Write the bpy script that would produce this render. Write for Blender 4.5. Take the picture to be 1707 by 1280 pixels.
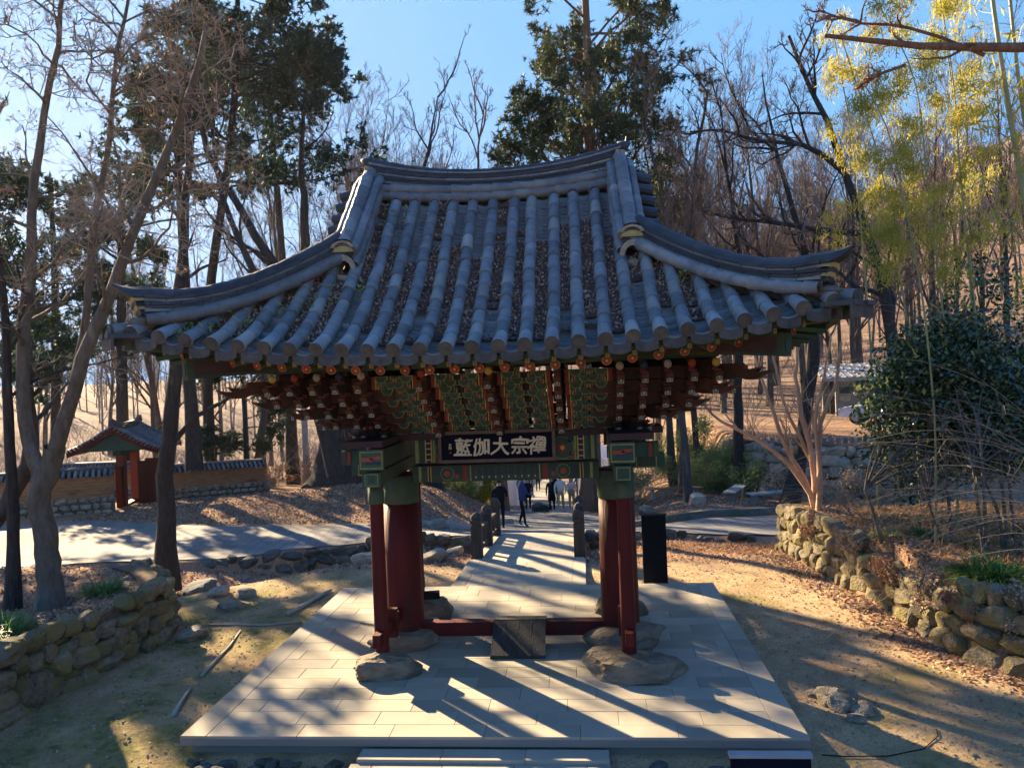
import bpy, bmesh, math, random
import numpy as np
from mathutils import Vector, Matrix, Euler
rad = math.radians
scn = bpy.context.scene
for o in list(bpy.data.objects): bpy.data.objects.remove(o)
COL = scn.collection

# ---------------------------------------------------------------- camera
cam_d = bpy.data.cameras.new('camera'); cam = bpy.data.objects.new('camera', cam_d); COL.objects.link(cam)
cam_d.sensor_width = 36.0; cam_d.lens = 1290.0/1707.0*36.0; cam_d.clip_start = .05; cam_d.clip_end = 6000
_yaw, _pitch, _roll = 0.09, -0.0123, 0.039
_f = Vector((-math.sin(_yaw)*math.cos(_pitch), math.cos(_yaw)*math.cos(_pitch), math.sin(_pitch)))
_r = Vector((math.cos(_yaw), math.sin(_yaw), 0)); _u = _r.cross(_f)
_r2 = _r*math.cos(_roll)-_u*math.sin(_roll); _u2 = _r*math.sin(_roll)+_u*math.cos(_roll)
cam.matrix_world = Matrix(((_r2.x,_u2.x,-_f.x,1.2),(_r2.y,_u2.y,-_f.y,-11.24),(_r2.z,_u2.z,-_f.z,3.9),(0,0,0,1)))
scn.camera = cam
# ---------------------------------------------------------------- light
SUN_AZ, SUN_EL = rad(-43), rad(24)
S = Vector((math.sin(SUN_AZ)*math.cos(SUN_EL), math.cos(SUN_AZ)*math.cos(SUN_EL), math.sin(SUN_EL)))
world = bpy.data.worlds.new("World"); scn.world = world; world.use_nodes = True
nt = world.node_tree; bg = nt.nodes['Background']
sky = nt.nodes.new('ShaderNodeTexSky'); sky.sky_type = 'NISHITA'; sky.sun_disc = False
sky.sun_elevation = SUN_EL; sky.sun_rotation = SUN_AZ; sky.air_density = 1.0; sky.dust_density = 0.0; sky.air_density = 0.8; sky.ozone_density = 3
skm = nt.nodes.new('ShaderNodeMixRGB'); skm.blend_type = 'MULTIPLY'; skm.inputs[0].default_value = 1; skm.inputs[2].default_value = (.50,.72,1.12,1)
nt.links.new(sky.outputs[0], skm.inputs[1]); skc = nt.nodes.new('ShaderNodeMixRGB'); skc.blend_type = 'DARKEN'; skc.inputs[0].default_value = 1; skc.inputs[2].default_value = (.40,1.08,2.10,1)
nt.links.new(skm.outputs[0], skc.inputs[1]); nt.links.new(skc.outputs[0], bg.inputs[0]); bg.inputs[1].default_value = 0.098
sd = bpy.data.lights.new('sun', 'SUN'); sd.energy = 5.0; sd.angle = rad(.53); sd.color = (1, .77, .48)
sun = bpy.data.objects.new('sun', sd); COL.objects.link(sun); sun.rotation_euler = S.to_track_quat('Z', 'Y').to_euler()
scn.view_settings.view_transform = 'Standard'; scn.view_settings.look = 'None'; scn.view_settings.gamma = 1
scn.view_settings.exposure = 2.38
scn.view_settings.use_curve_mapping = False
try:
    scn.cycles.max_bounces = 6; scn.cycles.diffuse_bounces = 3; scn.cycles.transparent_max_bounces = 8
except Exception: pass

# ---------------------------------------------------------------- mesh helpers
class MB:
    def __init__(s): s.V = []; s.F = []; s.n = 0
    def add(s, v, f, m=0):
        v = np.asarray(v, float).reshape(-1, 3); f = np.asarray(f, int)
        if f.ndim == 1: f = f[None]
        s.V.append(v); s.F.append((f+s.n, m)); s.n += len(v); return s
    def box(s, c, d, m=0, rz=0, taper=1.0, rx=0, ry=0):
        x, y, z = [q/2 for q in d]
        v = np.array([(-x,-y,-z),(x,-y,-z),(x,y,-z),(-x,y,-z),(-x*taper,-y*taper,z),(x*taper,-y*taper,z),(x*taper,y*taper,z),(-x*taper,y*taper,z)])
        if rx or ry or rz: v = v @ np.array(Euler((rx, ry, rz)).to_matrix()).T
        s.add(v+np.array(c), [(0,3,2,1),(4,5,6,7),(0,1,5,4),(1,2,6,5),(2,3,7,6),(3,0,4,7)], m); return s
    def ext(s, poly, a, b, axis='y', m=0, mf=None):
        n = len(poly); ax = {'x': (1,2,0), 'y': (0,2,1), 'z': (0,1,2)}[axis]
        v = np.zeros((2*n, 3))
        for i, p in enumerate(poly):
            for k, w in ((0, a), (1, b)):
                v[i+k*n, ax[0]] = p[0]; v[i+k*n, ax[1]] = p[1]; v[i+k*n, ax[2]] = w
        s.add(v, [(i, (i+1) % n, (i+1) % n+n, i+n) for i in range(n)], m)
        s.F.append((np.array([list(range(n))])+s.n-2*n, m if mf is None else mf)); s.F.append((np.array([list(range(2*n-1, n-1, -1))])+s.n-2*n, m))
        return s
    def tubes(s, P, R, k=4, m=0, cap=False):
        P = np.asarray(P, float); R = np.asarray(R, float)
        if P.ndim == 2: P = P[None]; R = R[None]
        B, N = P.shape[:2]
        T = np.gradient(P, axis=1); T /= np.linalg.norm(T, axis=2, keepdims=True)+1e-9
        d = P[:, -1]-P[:, 0]; d /= np.linalg.norm(d, axis=1, keepdims=True)+1e-9
        ref = np.where(np.abs(d[:, 2:3]) > .8, np.array([[1., 0, 0]]), np.array([[0, 0, 1.]]))[:, None, :]
        n1 = np.cross(T, np.broadcast_to(ref, T.shape)); n1 /= np.linalg.norm(n1, axis=2, keepdims=True)+1e-9
        n2 = np.cross(T, n1)
        a = np.arange(k)*2*np.pi/k
        v = P[:, :, None, :]+R[:, :, None, None]*(np.cos(a)[None, None, :, None]*n1[:, :, None, :]+np.sin(a)[None, None, :, None]*n2[:, :, None, :])
        b = (np.arange(B)*N*k)[:, None, None]; r = (np.arange(N-1)*k)[None, :, None]; j = np.arange(k)[None, None, :]; j2 = (j+1) % k
        f = np.stack([b+r+j, b+r+j2, b+r+k+j2, b+r+k+j], -1).reshape(-1, 4)[:, ::-1]
        s.add(v.reshape(-1, 3), f, m)
        if cap:
            base = s.n-B*N*k
            for q in range(B):
                s.F.append((np.array([[base+q*N*k+i for i in range(k)]]), m)); s.F.append((np.array([[base+q*N*k+(N-1)*k+i for i in range(k)][::-1]]), m))
        return s
    def lathe(s, prof, n=12, c=(0,0,0), m=0, sq=(1,1)):
        a = np.arange(n)*2*np.pi/n; pr = np.array(prof, float)
        v = np.stack([pr[:, 0:1]*np.cos(a)*sq[0], pr[:, 0:1]*np.sin(a)*sq[1], np.repeat(pr[:, 1:2], n, 1)], -1).reshape(-1, 3)+np.array(c)
        f = [(i*n+j, i*n+(j+1) % n, (i+1)*n+(j+1) % n, (i+1)*n+j) for i in range(len(pr)-1) for j in range(n)]
        s.add(v, f, m); return s
    def quads(s, C, A, Bv, m=0, fold=0.0):
        C, A, Bv = [np.asarray(q, float) for q in (C, A, Bv)]
        n = len(C); v = np.stack([C-A, C-Bv, C+A, C+Bv], 1).reshape(-1, 3)
        s.add(v, np.arange(4*n).reshape(n, 4), m); return s
    def merge(s, o, M=None, off=0):
        for f, m in o.F: s.F.append((f+s.n, m+off))
        for v in o.V: s.V.append(v if M is None else (np.c_[v, np.ones(len(v))] @ np.array(M).T)[:, :3])
        s.n += o.n; return s
    def mesh(s, name, mats, smooth=False):
        me = bpy.data.meshes.new(name); V = np.concatenate(s.V) if s.V else np.zeros((0, 3))
        me.vertices.add(len(V)); me.vertices.foreach_set('co', V.astype(np.float32).ravel())
        tot = np.concatenate([np.full(len(f), f.shape[1]) for f, m in s.F]); mi = np.concatenate([np.full(len(f), m) for f, m in s.F])
        L = np.concatenate([f.ravel() for f, m in s.F])
        me.loops.add(len(L)); me.loops.foreach_set('vertex_index', L.astype(np.int32))
        me.polygons.add(len(tot)); st = np.concatenate([[0], np.cumsum(tot)[:-1]])
        me.polygons.foreach_set('loop_start', st.astype(np.int32)); me.polygons.foreach_set('loop_total', tot.astype(np.int32))
        me.polygons.foreach_set('material_index', mi.astype(np.int32))
        me.polygons.foreach_set('use_smooth', np.full(len(tot), bool(smooth)))
        for q in (mats if isinstance(mats, (list, tuple)) else [mats]): me.materials.append(q)
        me.update(calc_edges=True); return me
    def build(s, name, mats, parent=None, smooth=False, loc=None):
        return link(name, s.mesh(name, mats, smooth), parent, loc)

def link(name, data, parent=None, loc=None, rot=None, sc=None):
    o = bpy.data.objects.new(name, data); COL.objects.link(o)
    if parent is not None: o.parent = parent
    if loc is not None: o.location = loc
    if rot is not None: o.rotation_euler = rot
    if sc is not None: o.scale = sc
    return o
def tag(o, label, cat, group=None):
    o['label'] = label; o['category'] = cat
    if group: o['group'] = group
    return o
def thing(name, label, cat, loc=(0,0,0), rz=0, group=None):
    o = link(name, None, None, loc, (0,0,rz)); o.empty_display_size = .2
    return tag(o, label, cat, group)
def struct(o): o['kind'] = 'structure'; return o
def stuff(o, label=None, cat=None):
    o['kind'] = 'stuff'
    if label: o['label'] = label
    if cat: o['category'] = cat
    return o
def dup(root, loc, rz=0, sc=1, label=None):
    r = root.copy(); COL.objects.link(r); r.location = loc; r.rotation_euler = (0,0,rz); r.scale = (sc,)*3
    if label: r['label'] = label
    for ch in list(root.children):
        c = ch.copy(); COL.objects.link(c); c.parent = r
    return r
def lerp(a, b, t): return a+(b-a)*t
def sst(a, b, x): t = np.clip((x-a)/(b-a), 0, 1); return t*t*(3-2*t)
def unit(v): return v/(np.linalg.norm(v, axis=-1, keepdims=True)+1e-9)

# ---------------------------------------------------------------- materials
def material(name, c1, c2=None, c3=None, scale=4.0, rough=.8, bump=.2, bscale=None, rnd=.0, spec=.3, detail=6, mix2=.5, streak=None, trans=0, coord='Object', mid=.5, bdist=.02):
    m = bpy.data.materials.new(name); m.use_nodes = True; n = m.node_tree.nodes; l = m.node_tree.links
    b = n['Principled BSDF']; b.inputs['Roughness'].default_value = rough; b.inputs['Specular IOR Level'].default_value = spec
    tc = n.new('ShaderNodeTexCoord'); mp = n.new('ShaderNodeMapping'); l.new(tc.outputs[coord], mp.inputs[0])
    if streak: mp.inputs['Scale'].default_value = streak
    oi = n.new('ShaderNodeObjectInfo')
    if rnd > 0:
        mv = n.new('ShaderNodeVectorMath'); mv.operation = 'SCALE'; mv.inputs[0].default_value = (17, 31, 11); l.new(oi.outputs['Random'], mv.inputs['Scale'])
        l.new(mv.outputs[0], mp.inputs['Location'])
    nz = n.new('ShaderNodeTexNoise'); nz.inputs['Scale'].default_value = scale; nz.inputs['Detail'].default_value = detail; nz.inputs['Roughness'].default_value = .62
    l.new(mp.outputs[0], nz.inputs[0])
    cr = n.new('ShaderNodeValToRGB'); cr.color_ramp.elements[0].position = mid-.17; cr.color_ramp.elements[1].position = mid+.17
    cr.color_ramp.elements[0].color = (*c1, 1); cr.color_ramp.elements[1].color = (*(c2 or c1), 1); l.new(nz.outputs[0], cr.inputs[0])
    out = cr.outputs[0]
    if c3:
        n3 = n.new('ShaderNodeTexNoise'); n3.inputs['Scale'].default_value = scale*.31; n3.inputs['Detail'].default_value = 5; l.new(mp.outputs[0], n3.inputs[0])
        r3 = n.new('ShaderNodeValToRGB'); r3.color_ramp.elements[0].position = mix2; r3.color_ramp.elements[1].position = mix2+.15; l.new(n3.outputs[0], r3.inputs[0])
        mx = n.new('ShaderNodeMixRGB'); l.new(r3.outputs[0], mx.inputs[0]); l.new(out, mx.inputs[1]); mx.inputs[2].default_value = (*c3, 1); out = mx.outputs[0]
    if rnd > 0:
        hs = n.new('ShaderNodeHueSaturation'); l.new(out, hs.inputs['Color'])
        ma = n.new('ShaderNodeMapRange'); l.new(oi.outputs['Random'], ma.inputs[0]); ma.inputs[3].default_value = 1-rnd; ma.inputs[4].default_value = 1+rnd
        l.new(ma.outputs[0], hs.inputs['Value']); out = hs.outputs[0]
    l.new(out, b.inputs['Base Color'])
    if bump:
        nb = n.new('ShaderNodeTexNoise'); nb.inputs['Scale'].default_value = bscale or scale*3; nb.inputs['Detail'].default_value = 8; l.new(mp.outputs[0], nb.inputs[0])
        bp = n.new('ShaderNodeBump'); bp.inputs['Strength'].default_value = bump; bp.inputs['Distance'].default_value = bdist; l.new(nb.outputs[0], bp.inputs['Height']); l.new(bp.outputs[0], b.inputs['Normal'])
    if trans:
        tr = n.new('ShaderNodeBsdfTranslucent'); l.new(out, tr.inputs[0]); ms = n.new('ShaderNodeMixShader'); ms.inputs[0].default_value = trans
        l.new(b.outputs[0], ms.inputs[1]); l.new(tr.outputs[0], ms.inputs[2]); l.new(ms.outputs[0], n['Material Output'].inputs[0])
    return m
M = {}
def mk(k, *a, **kw): M[k] = material(k, *a, **kw)
mk('roof_tile', (.10,.108,.11), (.185,.193,.19), (.25,.24,.20), scale=5, rough=.62, bump=.45, rnd=.3, mix2=.56, spec=.35)
mk('roof_tile_dark', (.028,.034,.042), (.055,.064,.075), (.08,.078,.065), scale=6, rough=.6, bump=.35, rnd=.15, mix2=.6)
mk('roof_tile_pale', (.15,.16,.16), (.23,.24,.235), (.27,.26,.22), scale=5, rough=.65, bump=.45, rnd=.25)
mk('tile_end', (.05,.047,.042), (.095,.088,.075), scale=9, rough=.8, bump=.4, rnd=.2)
mk('mortar', (.26,.21,.14), (.36,.30,.20), (.13,.10,.07), scale=9, rough=.95, bump=.5, mix2=.55)
mk('mortar_yellow', (.34,.26,.09), (.42,.34,.15), scale=9, rough=.9, bump=.3)
mk('hollow_shade', (.01,.01,.012), rough=.9, bump=0)  # flat black fill painted as the shade inside the ridge mouths
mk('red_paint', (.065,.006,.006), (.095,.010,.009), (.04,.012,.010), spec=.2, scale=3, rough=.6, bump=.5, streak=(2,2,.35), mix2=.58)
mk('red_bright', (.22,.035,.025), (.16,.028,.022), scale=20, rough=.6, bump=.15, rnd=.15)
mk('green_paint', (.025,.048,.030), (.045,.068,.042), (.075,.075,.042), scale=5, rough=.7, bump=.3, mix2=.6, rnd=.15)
mk('green_deep', (.02,.058,.044), (.036,.088,.064), scale=8, rough=.65, bump=.2, rnd=.25)
mk('green_pale', (.045,.065,.035), (.075,.09,.05), scale=8, rough=.8, bump=.3)
mk('line_yellow', (.17,.19,.07), (.26,.27,.11), scale=14, rough=.7, bump=.1)
mk('yellow_paint', (.60,.46,.08), (.5,.36,.08), scale=14, rough=.7, bump=.1)
mk('blue_paint', (.02,.03,.075), (.03,.045,.10), scale=9, rough=.7, bump=.1)
mk('cream_paint', (.40,.38,.30), (.30,.28,.22), scale=14, rough=.8, bump=.1)
mk('orange_paint', (.36,.075,.035), (.26,.05,.03), scale=12, rough=.7, bump=.1, rnd=.15)
mk('brown_arm', (.045,.018,.013), (.085,.034,.022), (.03,.024,.017), scale=8, rough=.7, bump=.25, rnd=.2)
mk('purple_dark', (.035,.018,.022), (.055,.03,.032), scale=6, rough=.7, bump=.2)
mk('wood_dark', (.022,.02,.019), (.05,.045,.04), (.09,.085,.08), scale=7, rough=.75, bump=.5, streak=(3,.4,3), mix2=.62, rnd=.25)
mk('wood_post', (.035,.03,.026), (.08,.068,.055), (.13,.12,.10), scale=7, rough=.85, bump=.5, streak=(3,3,.4), mix2=.6, rnd=.1)
mk('sign_black', (.005,.006,.014), (.008,.009,.02), scale=4, rough=.85, spec=.08, bump=.1)
mk('sign_frame', (.10,.06,.045), (.16,.10,.07), scale=8, rough=.7, bump=.2)
mk('letter_gold', (.72,.60,.42), (.60,.48,.32), scale=9, rough=.6, bump=.1)
mk('granite', (.31,.275,.21), (.38,.335,.26), (.25,.225,.17), scale=1.7, rough=.85, bump=.22, bscale=60, rnd=.035, mix2=.5, bdist=.004, coord='Object')
mk('granite_base', (.20,.19,.17), scale=3, rough=.95, bump=.2)
mk('rock', (.24,.20,.145), (.40,.34,.25), (.17,.15,.10), scale=3.5, rough=.92, bump=.9, bscale=9, rnd=.22, mix2=.5, bdist=.04)
mk('earth', (.10,.06,.035), (.17,.11,.065), scale=12, rough=1, bump=.8)
mk('rock_moss', (.11,.09,.06), (.26,.215,.14), (.20,.165,.06), scale=3.0, rough=.95, bump=.9, bscale=10, rnd=.25, mix2=.46, bdist=.04)
mk('rock_dark', (.06,.065,.06), (.13,.13,.115), (.06,.08,.035), scale=3, rough=.92, bump=.8, bscale=9, rnd=.3, mix2=.52, bdist=.04)
mk('boulder', (.15,.115,.08), (.26,.205,.145), (.10,.078,.055), scale=2.2, rough=.9, bump=.9, bscale=5, rnd=.1, mix2=.5, bdist=.05)
mk('bark_tan', (.08,.068,.052), (.15,.13,.10), (.24,.21,.165), scale=6, rough=.95, bump=.9, streak=(2,2,.7), mix2=.58, bscale=14, rnd=.1, bdist=.03)
mk('bark_dark', (.022,.02,.018), (.055,.047,.04), (.08,.07,.055), scale=7, rough=.95, bump=1, streak=(3,3,.6), mix2=.6, bscale=12, rnd=.1, bdist=.05)
mk('bark_grey', (.05,.042,.035), (.10,.085,.07), (.15,.13,.11), scale=6, rough=.95, bump=.8, streak=(2,2,.5), mix2=.58, rnd=.2)
mk('bark_brown', (.12,.07,.045), (.22,.13,.09), (.28,.19,.13), scale=6, rough=.95, bump=.9, streak=(4,4,.3), mix2=.58, rnd=.1)
mk('bark_crape', (.42,.25,.14), (.55,.36,.23), (.30,.18,.11), scale=4, rough=.7, bump=.4, streak=(2,2,.5), mix2=.56)
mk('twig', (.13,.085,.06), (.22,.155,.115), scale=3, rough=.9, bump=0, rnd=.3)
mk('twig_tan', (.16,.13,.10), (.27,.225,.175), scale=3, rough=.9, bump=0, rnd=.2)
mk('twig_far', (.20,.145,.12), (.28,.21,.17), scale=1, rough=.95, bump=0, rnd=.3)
mk('needles', (.018,.045,.03), (.04,.08,.045), (.07,.09,.04), scale=1.2, rough=.6, bump=0, trans=.15, mix2=.55)
mk('needles_olive', (.045,.07,.025), (.095,.11,.04), (.03,.055,.025), scale=.8, rough=.6, bump=0, trans=.2, mix2=.5)
mk('leaf_camellia', (.012,.04,.02), (.03,.08,.03), (.10,.15,.03), scale=1.6, rough=.22, bump=0, spec=.7, trans=.1, mix2=.6)
mk('leaf_bamboo', (.38,.34,.04), (.50,.42,.06), (.22,.26,.05), scale=1.3, rough=.5, bump=0, trans=.5, mix2=.52)
mk('leaf_thicket', (.20,.26,.08), (.36,.40,.14), (.12,.17,.06), scale=1.3, rough=.5, bump=0, trans=.35, mix2=.5)
mk('bamboo_cane', (.22,.24,.10), (.32,.30,.15), scale=2, rough=.45, bump=.1)
mk('leaf_dry', (.22,.10,.05), (.36,.20,.11), (.14,.07,.05), scale=5, rough=.8, bump=0, trans=.2, mix2=.5)
mk('leaf_dry_pale', (.40,.30,.20), (.50,.38,.27), scale=5, rough=.8, bump=0, trans=.2)
mk('leaf_purple', (.17,.095,.075), (.28,.185,.15), scale=5, rough=.8, bump=0)
mk('litter_bed', (.06,.036,.026), (.11,.068,.05), scale=30, rough=1, bump=.9, bscale=60)
mk('dry_grass', (.42,.24,.09), (.55,.36,.15), (.30,.15,.07), scale=2, rough=.8, bump=0, trans=.3)
mk('grass_green', (.05,.13,.025), (.10,.20,.04), scale=4, rough=.5, bump=0, trans=.25)
mk('plank_pale', (.40,.37,.31), (.30,.27,.22), scale=5, rough=.9, bump=.3)
mk('mud_orange', (.27,.125,.055), (.42,.22,.10), (.18,.10,.06), scale=5, rough=.95, bump=.9, streak=(.7,.7,4), mix2=.55)
mk('concrete', (.30,.29,.27), (.40,.38,.35), scale=4, rough=.9, bump=.3)
mk('tent_white', (.75,.74,.78), (.82,.82,.84), scale=1, rough=.7, bump=0, trans=.4)
mk('skin', (.50,.32,.22), rough=.6, bump=0)
mk('hair', (.012,.010,.009), rough=.5, bump=0)
mk('cloth_black', (.008,.009,.012), (.014,.015,.019), scale=10, spec=.1, rough=.9, bump=.3)
mk('cloth_navy', (.015,.03,.10), (.025,.045,.14), scale=10, rough=.7, bump=.3)
mk('cloth_cream', (.58,.50,.42), (.68,.60,.52), scale=10, rough=.9, bump=.3)
mk('cloth_tan', (.42,.30,.16), (.36,.25,.13), scale=10, rough=.9, bump=.3)
mk('cloth_grey', (.35,.36,.38), (.45,.45,.47), scale=10, rough=.9, bump=.3)
mk('fur', (.50,.40,.24), (.36,.27,.16), scale=40, rough=1, bump=1)
mk('car_paint', (.55,.62,.72), rough=.25, bump=0, spec=.6)
mk('car_glass', (.03,.04,.05), rough=.08, bump=0, spec=.8)
mk('rubber', (.02,.02,.02), rough=.9, bump=0)
mk('metal_sheet', (.24,.245,.25), (.33,.335,.34), scale=3, rough=.45, bump=.1)
mk('wall_plaster', (.26,.26,.24), (.20,.20,.19), scale=2, rough=.9, bump=.1)
mk('interior_dark', (.015,.018,.025), rough=.6, bump=0)

def ground_material():
    m = bpy.data.materials.new('ground_earth'); m.use_nodes = True; n = m.node_tree.nodes; l = m.node_tree.links; b = n['Principled BSDF']
    b.inputs['Roughness'].default_value = 1; b.inputs['Specular IOR Level'].default_value = .1
    tc = n.new('ShaderNodeTexCoord')
    def noise(sc, det=8, r=.6):
        z = n.new('ShaderNodeTexNoise'); z.inputs['Scale'].default_value = sc; z.inputs['Detail'].default_value = det; z.inputs['Roughness'].default_value = r; l.new(tc.outputs['Object'], z.inputs[0]); return z.outputs[0]
    def ramp(src, a, c, ca=(0,0,0), cb=(1,1,1)):
        r = n.new('ShaderNodeValToRGB'); r.color_ramp.elements[0].position = a; r.color_ramp.elements[1].position = c; r.color_ramp.elements[0].color = (*ca, 1); r.color_ramp.elements[1].color = (*cb, 1); l.new(src, r.inputs[0]); return r.outputs[0]
    def mix(f, a, c):
        x = n.new('ShaderNodeMixRGB'); l.new(f, x.inputs[0]); l.new(a, x.inputs[1])
        if isinstance(c, tuple): x.inputs[2].default_value = (*c, 1)
        else: l.new(c, x.inputs[2])
        return x.outputs[0]
    soil = ramp(noise(3.2), .34, .66, (.32,.21,.11), (.52,.375,.215))
    soil = mix(ramp(noise(38, 4), .5, .68), soil, (.20,.135,.085))
    soil = mix(ramp(noise(.55, 6), .54, .66), soil, (.24,.19,.085))
    att = n.new('ShaderNodeAttribute'); att.attribute_name = 'cover'   # r litter, g moss, b distance
    sp = n.new('ShaderNodeSeparateColor'); l.new(att.outputs['Color'], sp.inputs[0])
    moss = ramp(noise(9), .35, .65, (.12,.105,.045), (.24,.21,.07))
    lit = ramp(noise(22, 5), .38, .62, (.17,.085,.05), (.40,.25,.15))
    def mul(a, src, lo, hi):
        q = n.new('ShaderNodeMath'); q.operation = 'MULTIPLY'; l.new(a, q.inputs[0]); l.new(ramp(src, lo, hi), q.inputs[1]); return q.outputs[0]
    c = mix(mul(sp.outputs[1], noise(1.6), .42, .62), soil, moss)
    c = mix(mul(sp.outputs[0], noise(2.4), .25, .5), c, lit)
    forest = ramp(noise(.35, 8), .35, .65, (.12,.08,.06), (.23,.16,.115))
    c = mix(sp.outputs[2], c, forest)
    l.new(c, b.inputs['Base Color'])
    bp = n.new('ShaderNodeBump'); bp.inputs['Strength'].default_value = .7; bp.inputs['Distance'].default_value = .05; l.new(noise(14, 10, .7), bp.inputs['Height']); l.new(bp.outputs[0], b.inputs['Normal'])
    return m
M['ground'] = ground_material()
def road_material():
    m = material('road_paving', (.17,.165,.15), (.235,.225,.20), (.14,.135,.125), scale=1.6, rough=.9, bump=.3, bscale=30, mix2=.5, bdist=.006)
    n = m.node_tree.nodes; l = m.node_tree.links; b = n['Principled BSDF']
    br = n.new('ShaderNodeTexBrick'); tc = n.new('ShaderNodeTexCoord'); mp = n.new('ShaderNodeMapping'); mp.inputs['Rotation'].default_value = (0,0,1.45); l.new(tc.outputs['Object'], mp.inputs[0]); l.new(mp.outputs[0], br.inputs[0])
    br.inputs['Scale'].default_value = 1; br.inputs['Brick Width'].default_value = .9; br.inputs['Row Height'].default_value = .3; br.inputs['Mortar Size'].default_value = .012
    br.inputs['Color1'].default_value = (1,1,1,1); br.inputs['Color2'].default_value = (.88,.88,.88,1); br.inputs['Mortar'].default_value = (.45,.43,.4,1)
    src = b.inputs['Base Color'].links[0].from_socket; mx = n.new('ShaderNodeMixRGB'); mx.blend_type = 'MULTIPLY'; mx.inputs[0].default_value = 1
    l.new(src, mx.inputs[1]); l.new(br.outputs[0], mx.inputs[2]); l.new(mx.outputs[0], b.inputs['Base Color']); return m
M['road'] = road_material()
# ---------------------------------------------------------------- terrain
RN_X = [-30,-16,-13,-12.4,-11,-9.3,-8.1,-6.7,-5.4,-2.9,-1.5,1.2,3.4,7.1,12,30]
RN_Y = [2.5,4.8,6.2,7.4,7.96,8.5,9.5,10.4,10.6,10.6,10.4,10.4,11,10.6,11,11]
def road_near(x): return np.interp(x, RN_X, RN_Y)
def road_far(x): return np.interp(x, [-30,-19.8,-17,-10.4,-6.3,-3.5,2.85,8.3,15,30], [12,14.8,15.8,13.8,13.8,14.1,15.2,15,15,15.5])
WR = [(5.62,7.4),(5.66,5.6),(5.78,4.5),(5.88,3.6),(6.05,2.7),(6.12,1.1),(6.2,-.2),(6.6,-1.05),(7.4,-1.8),(9.4,-2.5),(12,-3)]
WL = [(-6.1,-4.4),(-6.02,-3.2),(-5.95,-2),(-5.85,-1),(-5.8,0),(-5.7,.7),(-5.85,1.4),(-6.4,2.1),(-7.2,2.7)]
def wr_x(y): return np.interp(y, [-3,-2.5,-1.8,-1.05,-.2,1.1,2.7,3.6,4.5,5.6,7.4], [12,9.4,7.4,6.6,6.2,6.12,6.05,5.88,5.78,5.66,5.62])
def wl_x(y): return np.interp(y, [-4.4,-3.2,-2,-1,0,.7,1.4,2.1,2.7], [-6.1,-6.02,-5.95,-5.85,-5.8,-5.7,-5.85,-6.4,-7.2])
_rs = np.random.RandomState(5); _ph = _rs.rand(40, 4)
def wob(x, y, s, k=0):
    o = 0
    for i in range(6):
        a = _ph[(i+k*6) % 40]; th = a[0]*6.28; f = s*(.6+1.6*a[1]); o = o+np.sin((x*np.cos(th)+y*np.sin(th))*f+a[2]*6.28)
    return o/6
def H(x, y):
    x = np.asarray(x, float); y = np.asarray(y, float)
    c = np.interp(y, [-40,-3.1,-2.5,5.5,9.6,10.6,12,15.5,25.7,48,58,110,300], [-.3,-.27,-.12,-.2,-.5,-.66,-.88,-1.52,-2.78,-5.35,-6.4,-9,-9])
    lf = np.interp(y, [-40,-3.5,-2.5,6,9,14,20,30,60,110,300], [-.3,-.26,-.14,-.35,-.8,-.93,-1.0,-1.7,-4.5,-9,-9])
    rt = np.interp(y, [-40,-4,-3,6,9,14,22,30,60,110,300], [-.26,-.22,-.14,-.3,-.7,-1.1,-1.5,-1.7,-4,-7,-7])
    z = lerp(c, lf, sst(-2.5, -6, x)); z = lerp(z, rt, sst(2.5, 5.5, x))
    z = z+.55*np.exp(-((x+9)/4.5)**2-((y-20.5)/4)**2)
    z = z+.03*wob(x, y, 2.2)*sst(3.4, 4.2, np.maximum(np.abs(x), np.abs(y)))+.10*wob(x, y, .5, 2)*sst(6, 12, np.hypot(x, y))
    # creek
    nb = np.interp(x, [-16,-10,-8,-6,-4.3,-2.3,1.2,2,8], [1.6,2.2,2.6,4.5,6.3,6.5,6.6,8.0,9.0]); fw = road_near(x)-.22
    D = np.interp(x, [-16,-9.6,-8.6,-7,1.5,3,7,9], [-.95,-.85,-1.05,-1.6,-1.7,-1.15,-.98,-.8])
    t = sst(0, 1, (y-nb)/np.interp(x, [-16,1.5,8], [1.9,1.9,1.2])); ins = (y > nb) & (y < fw) & (x < 8)
    zin = lerp(z, D+.10*wob(x, y, 3, 3), t); z = np.where(ins, np.minimum(z, zin), z)
    z = np.where((y >= fw) & (y < fw+.2) & (x < 8), lerp(D, z, (y-fw)/.2), z)
    # left terrace
    tl = sst(0, .25, wl_x(y)-.02-x)*sst(3.6, 2.2, y); zt = .62+.10*wob(x, y, 1.3, 1)
    z = lerp(z, np.maximum(zt, z), tl)
    # right terrace
    tr = sst(0, .30, x-wr_x(y)-.02)*sst(8.4, 6.6, y)
    z = lerp(z, np.maximum(z, .72+.10*wob(x, y, 1.2, 4)-.1*sst(4, 7, y)), tr)
    # upper car park behind the embankment on the right
    e = sst(0, .9, (y-np.interp(x, [5,7.5,9.5,12,16,30], [30,22.6,19.6,18.4,20,21])))*sst(6.6, 8, x)*sst(95, 50, y)
    z = lerp(z, .75+0*z, e)
    # far slopes
    R = np.hypot(x, y+11); az = np.degrees(np.arctan2(x, y+11))
    ev = np.interp(az, [-180,-90,-50,-35,-20,-5,5,12,20,30,45,90,180], [1,1,1.5,.6,.8,2.5,4,6,7.5,9,11,5,1])
    hill = sst(48, 190, R)*(np.tan(np.radians(ev))*190+9)+sst(190, 420, R)*np.where(ev > 5, 18, 4)
    z = z+hill*sst(-10, 40, y)
    z = z+sst(60, 160, R)*2.2*wob(x, y, .06, 5)
    return z
def hz(x, y): return float(H(x, y))
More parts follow.
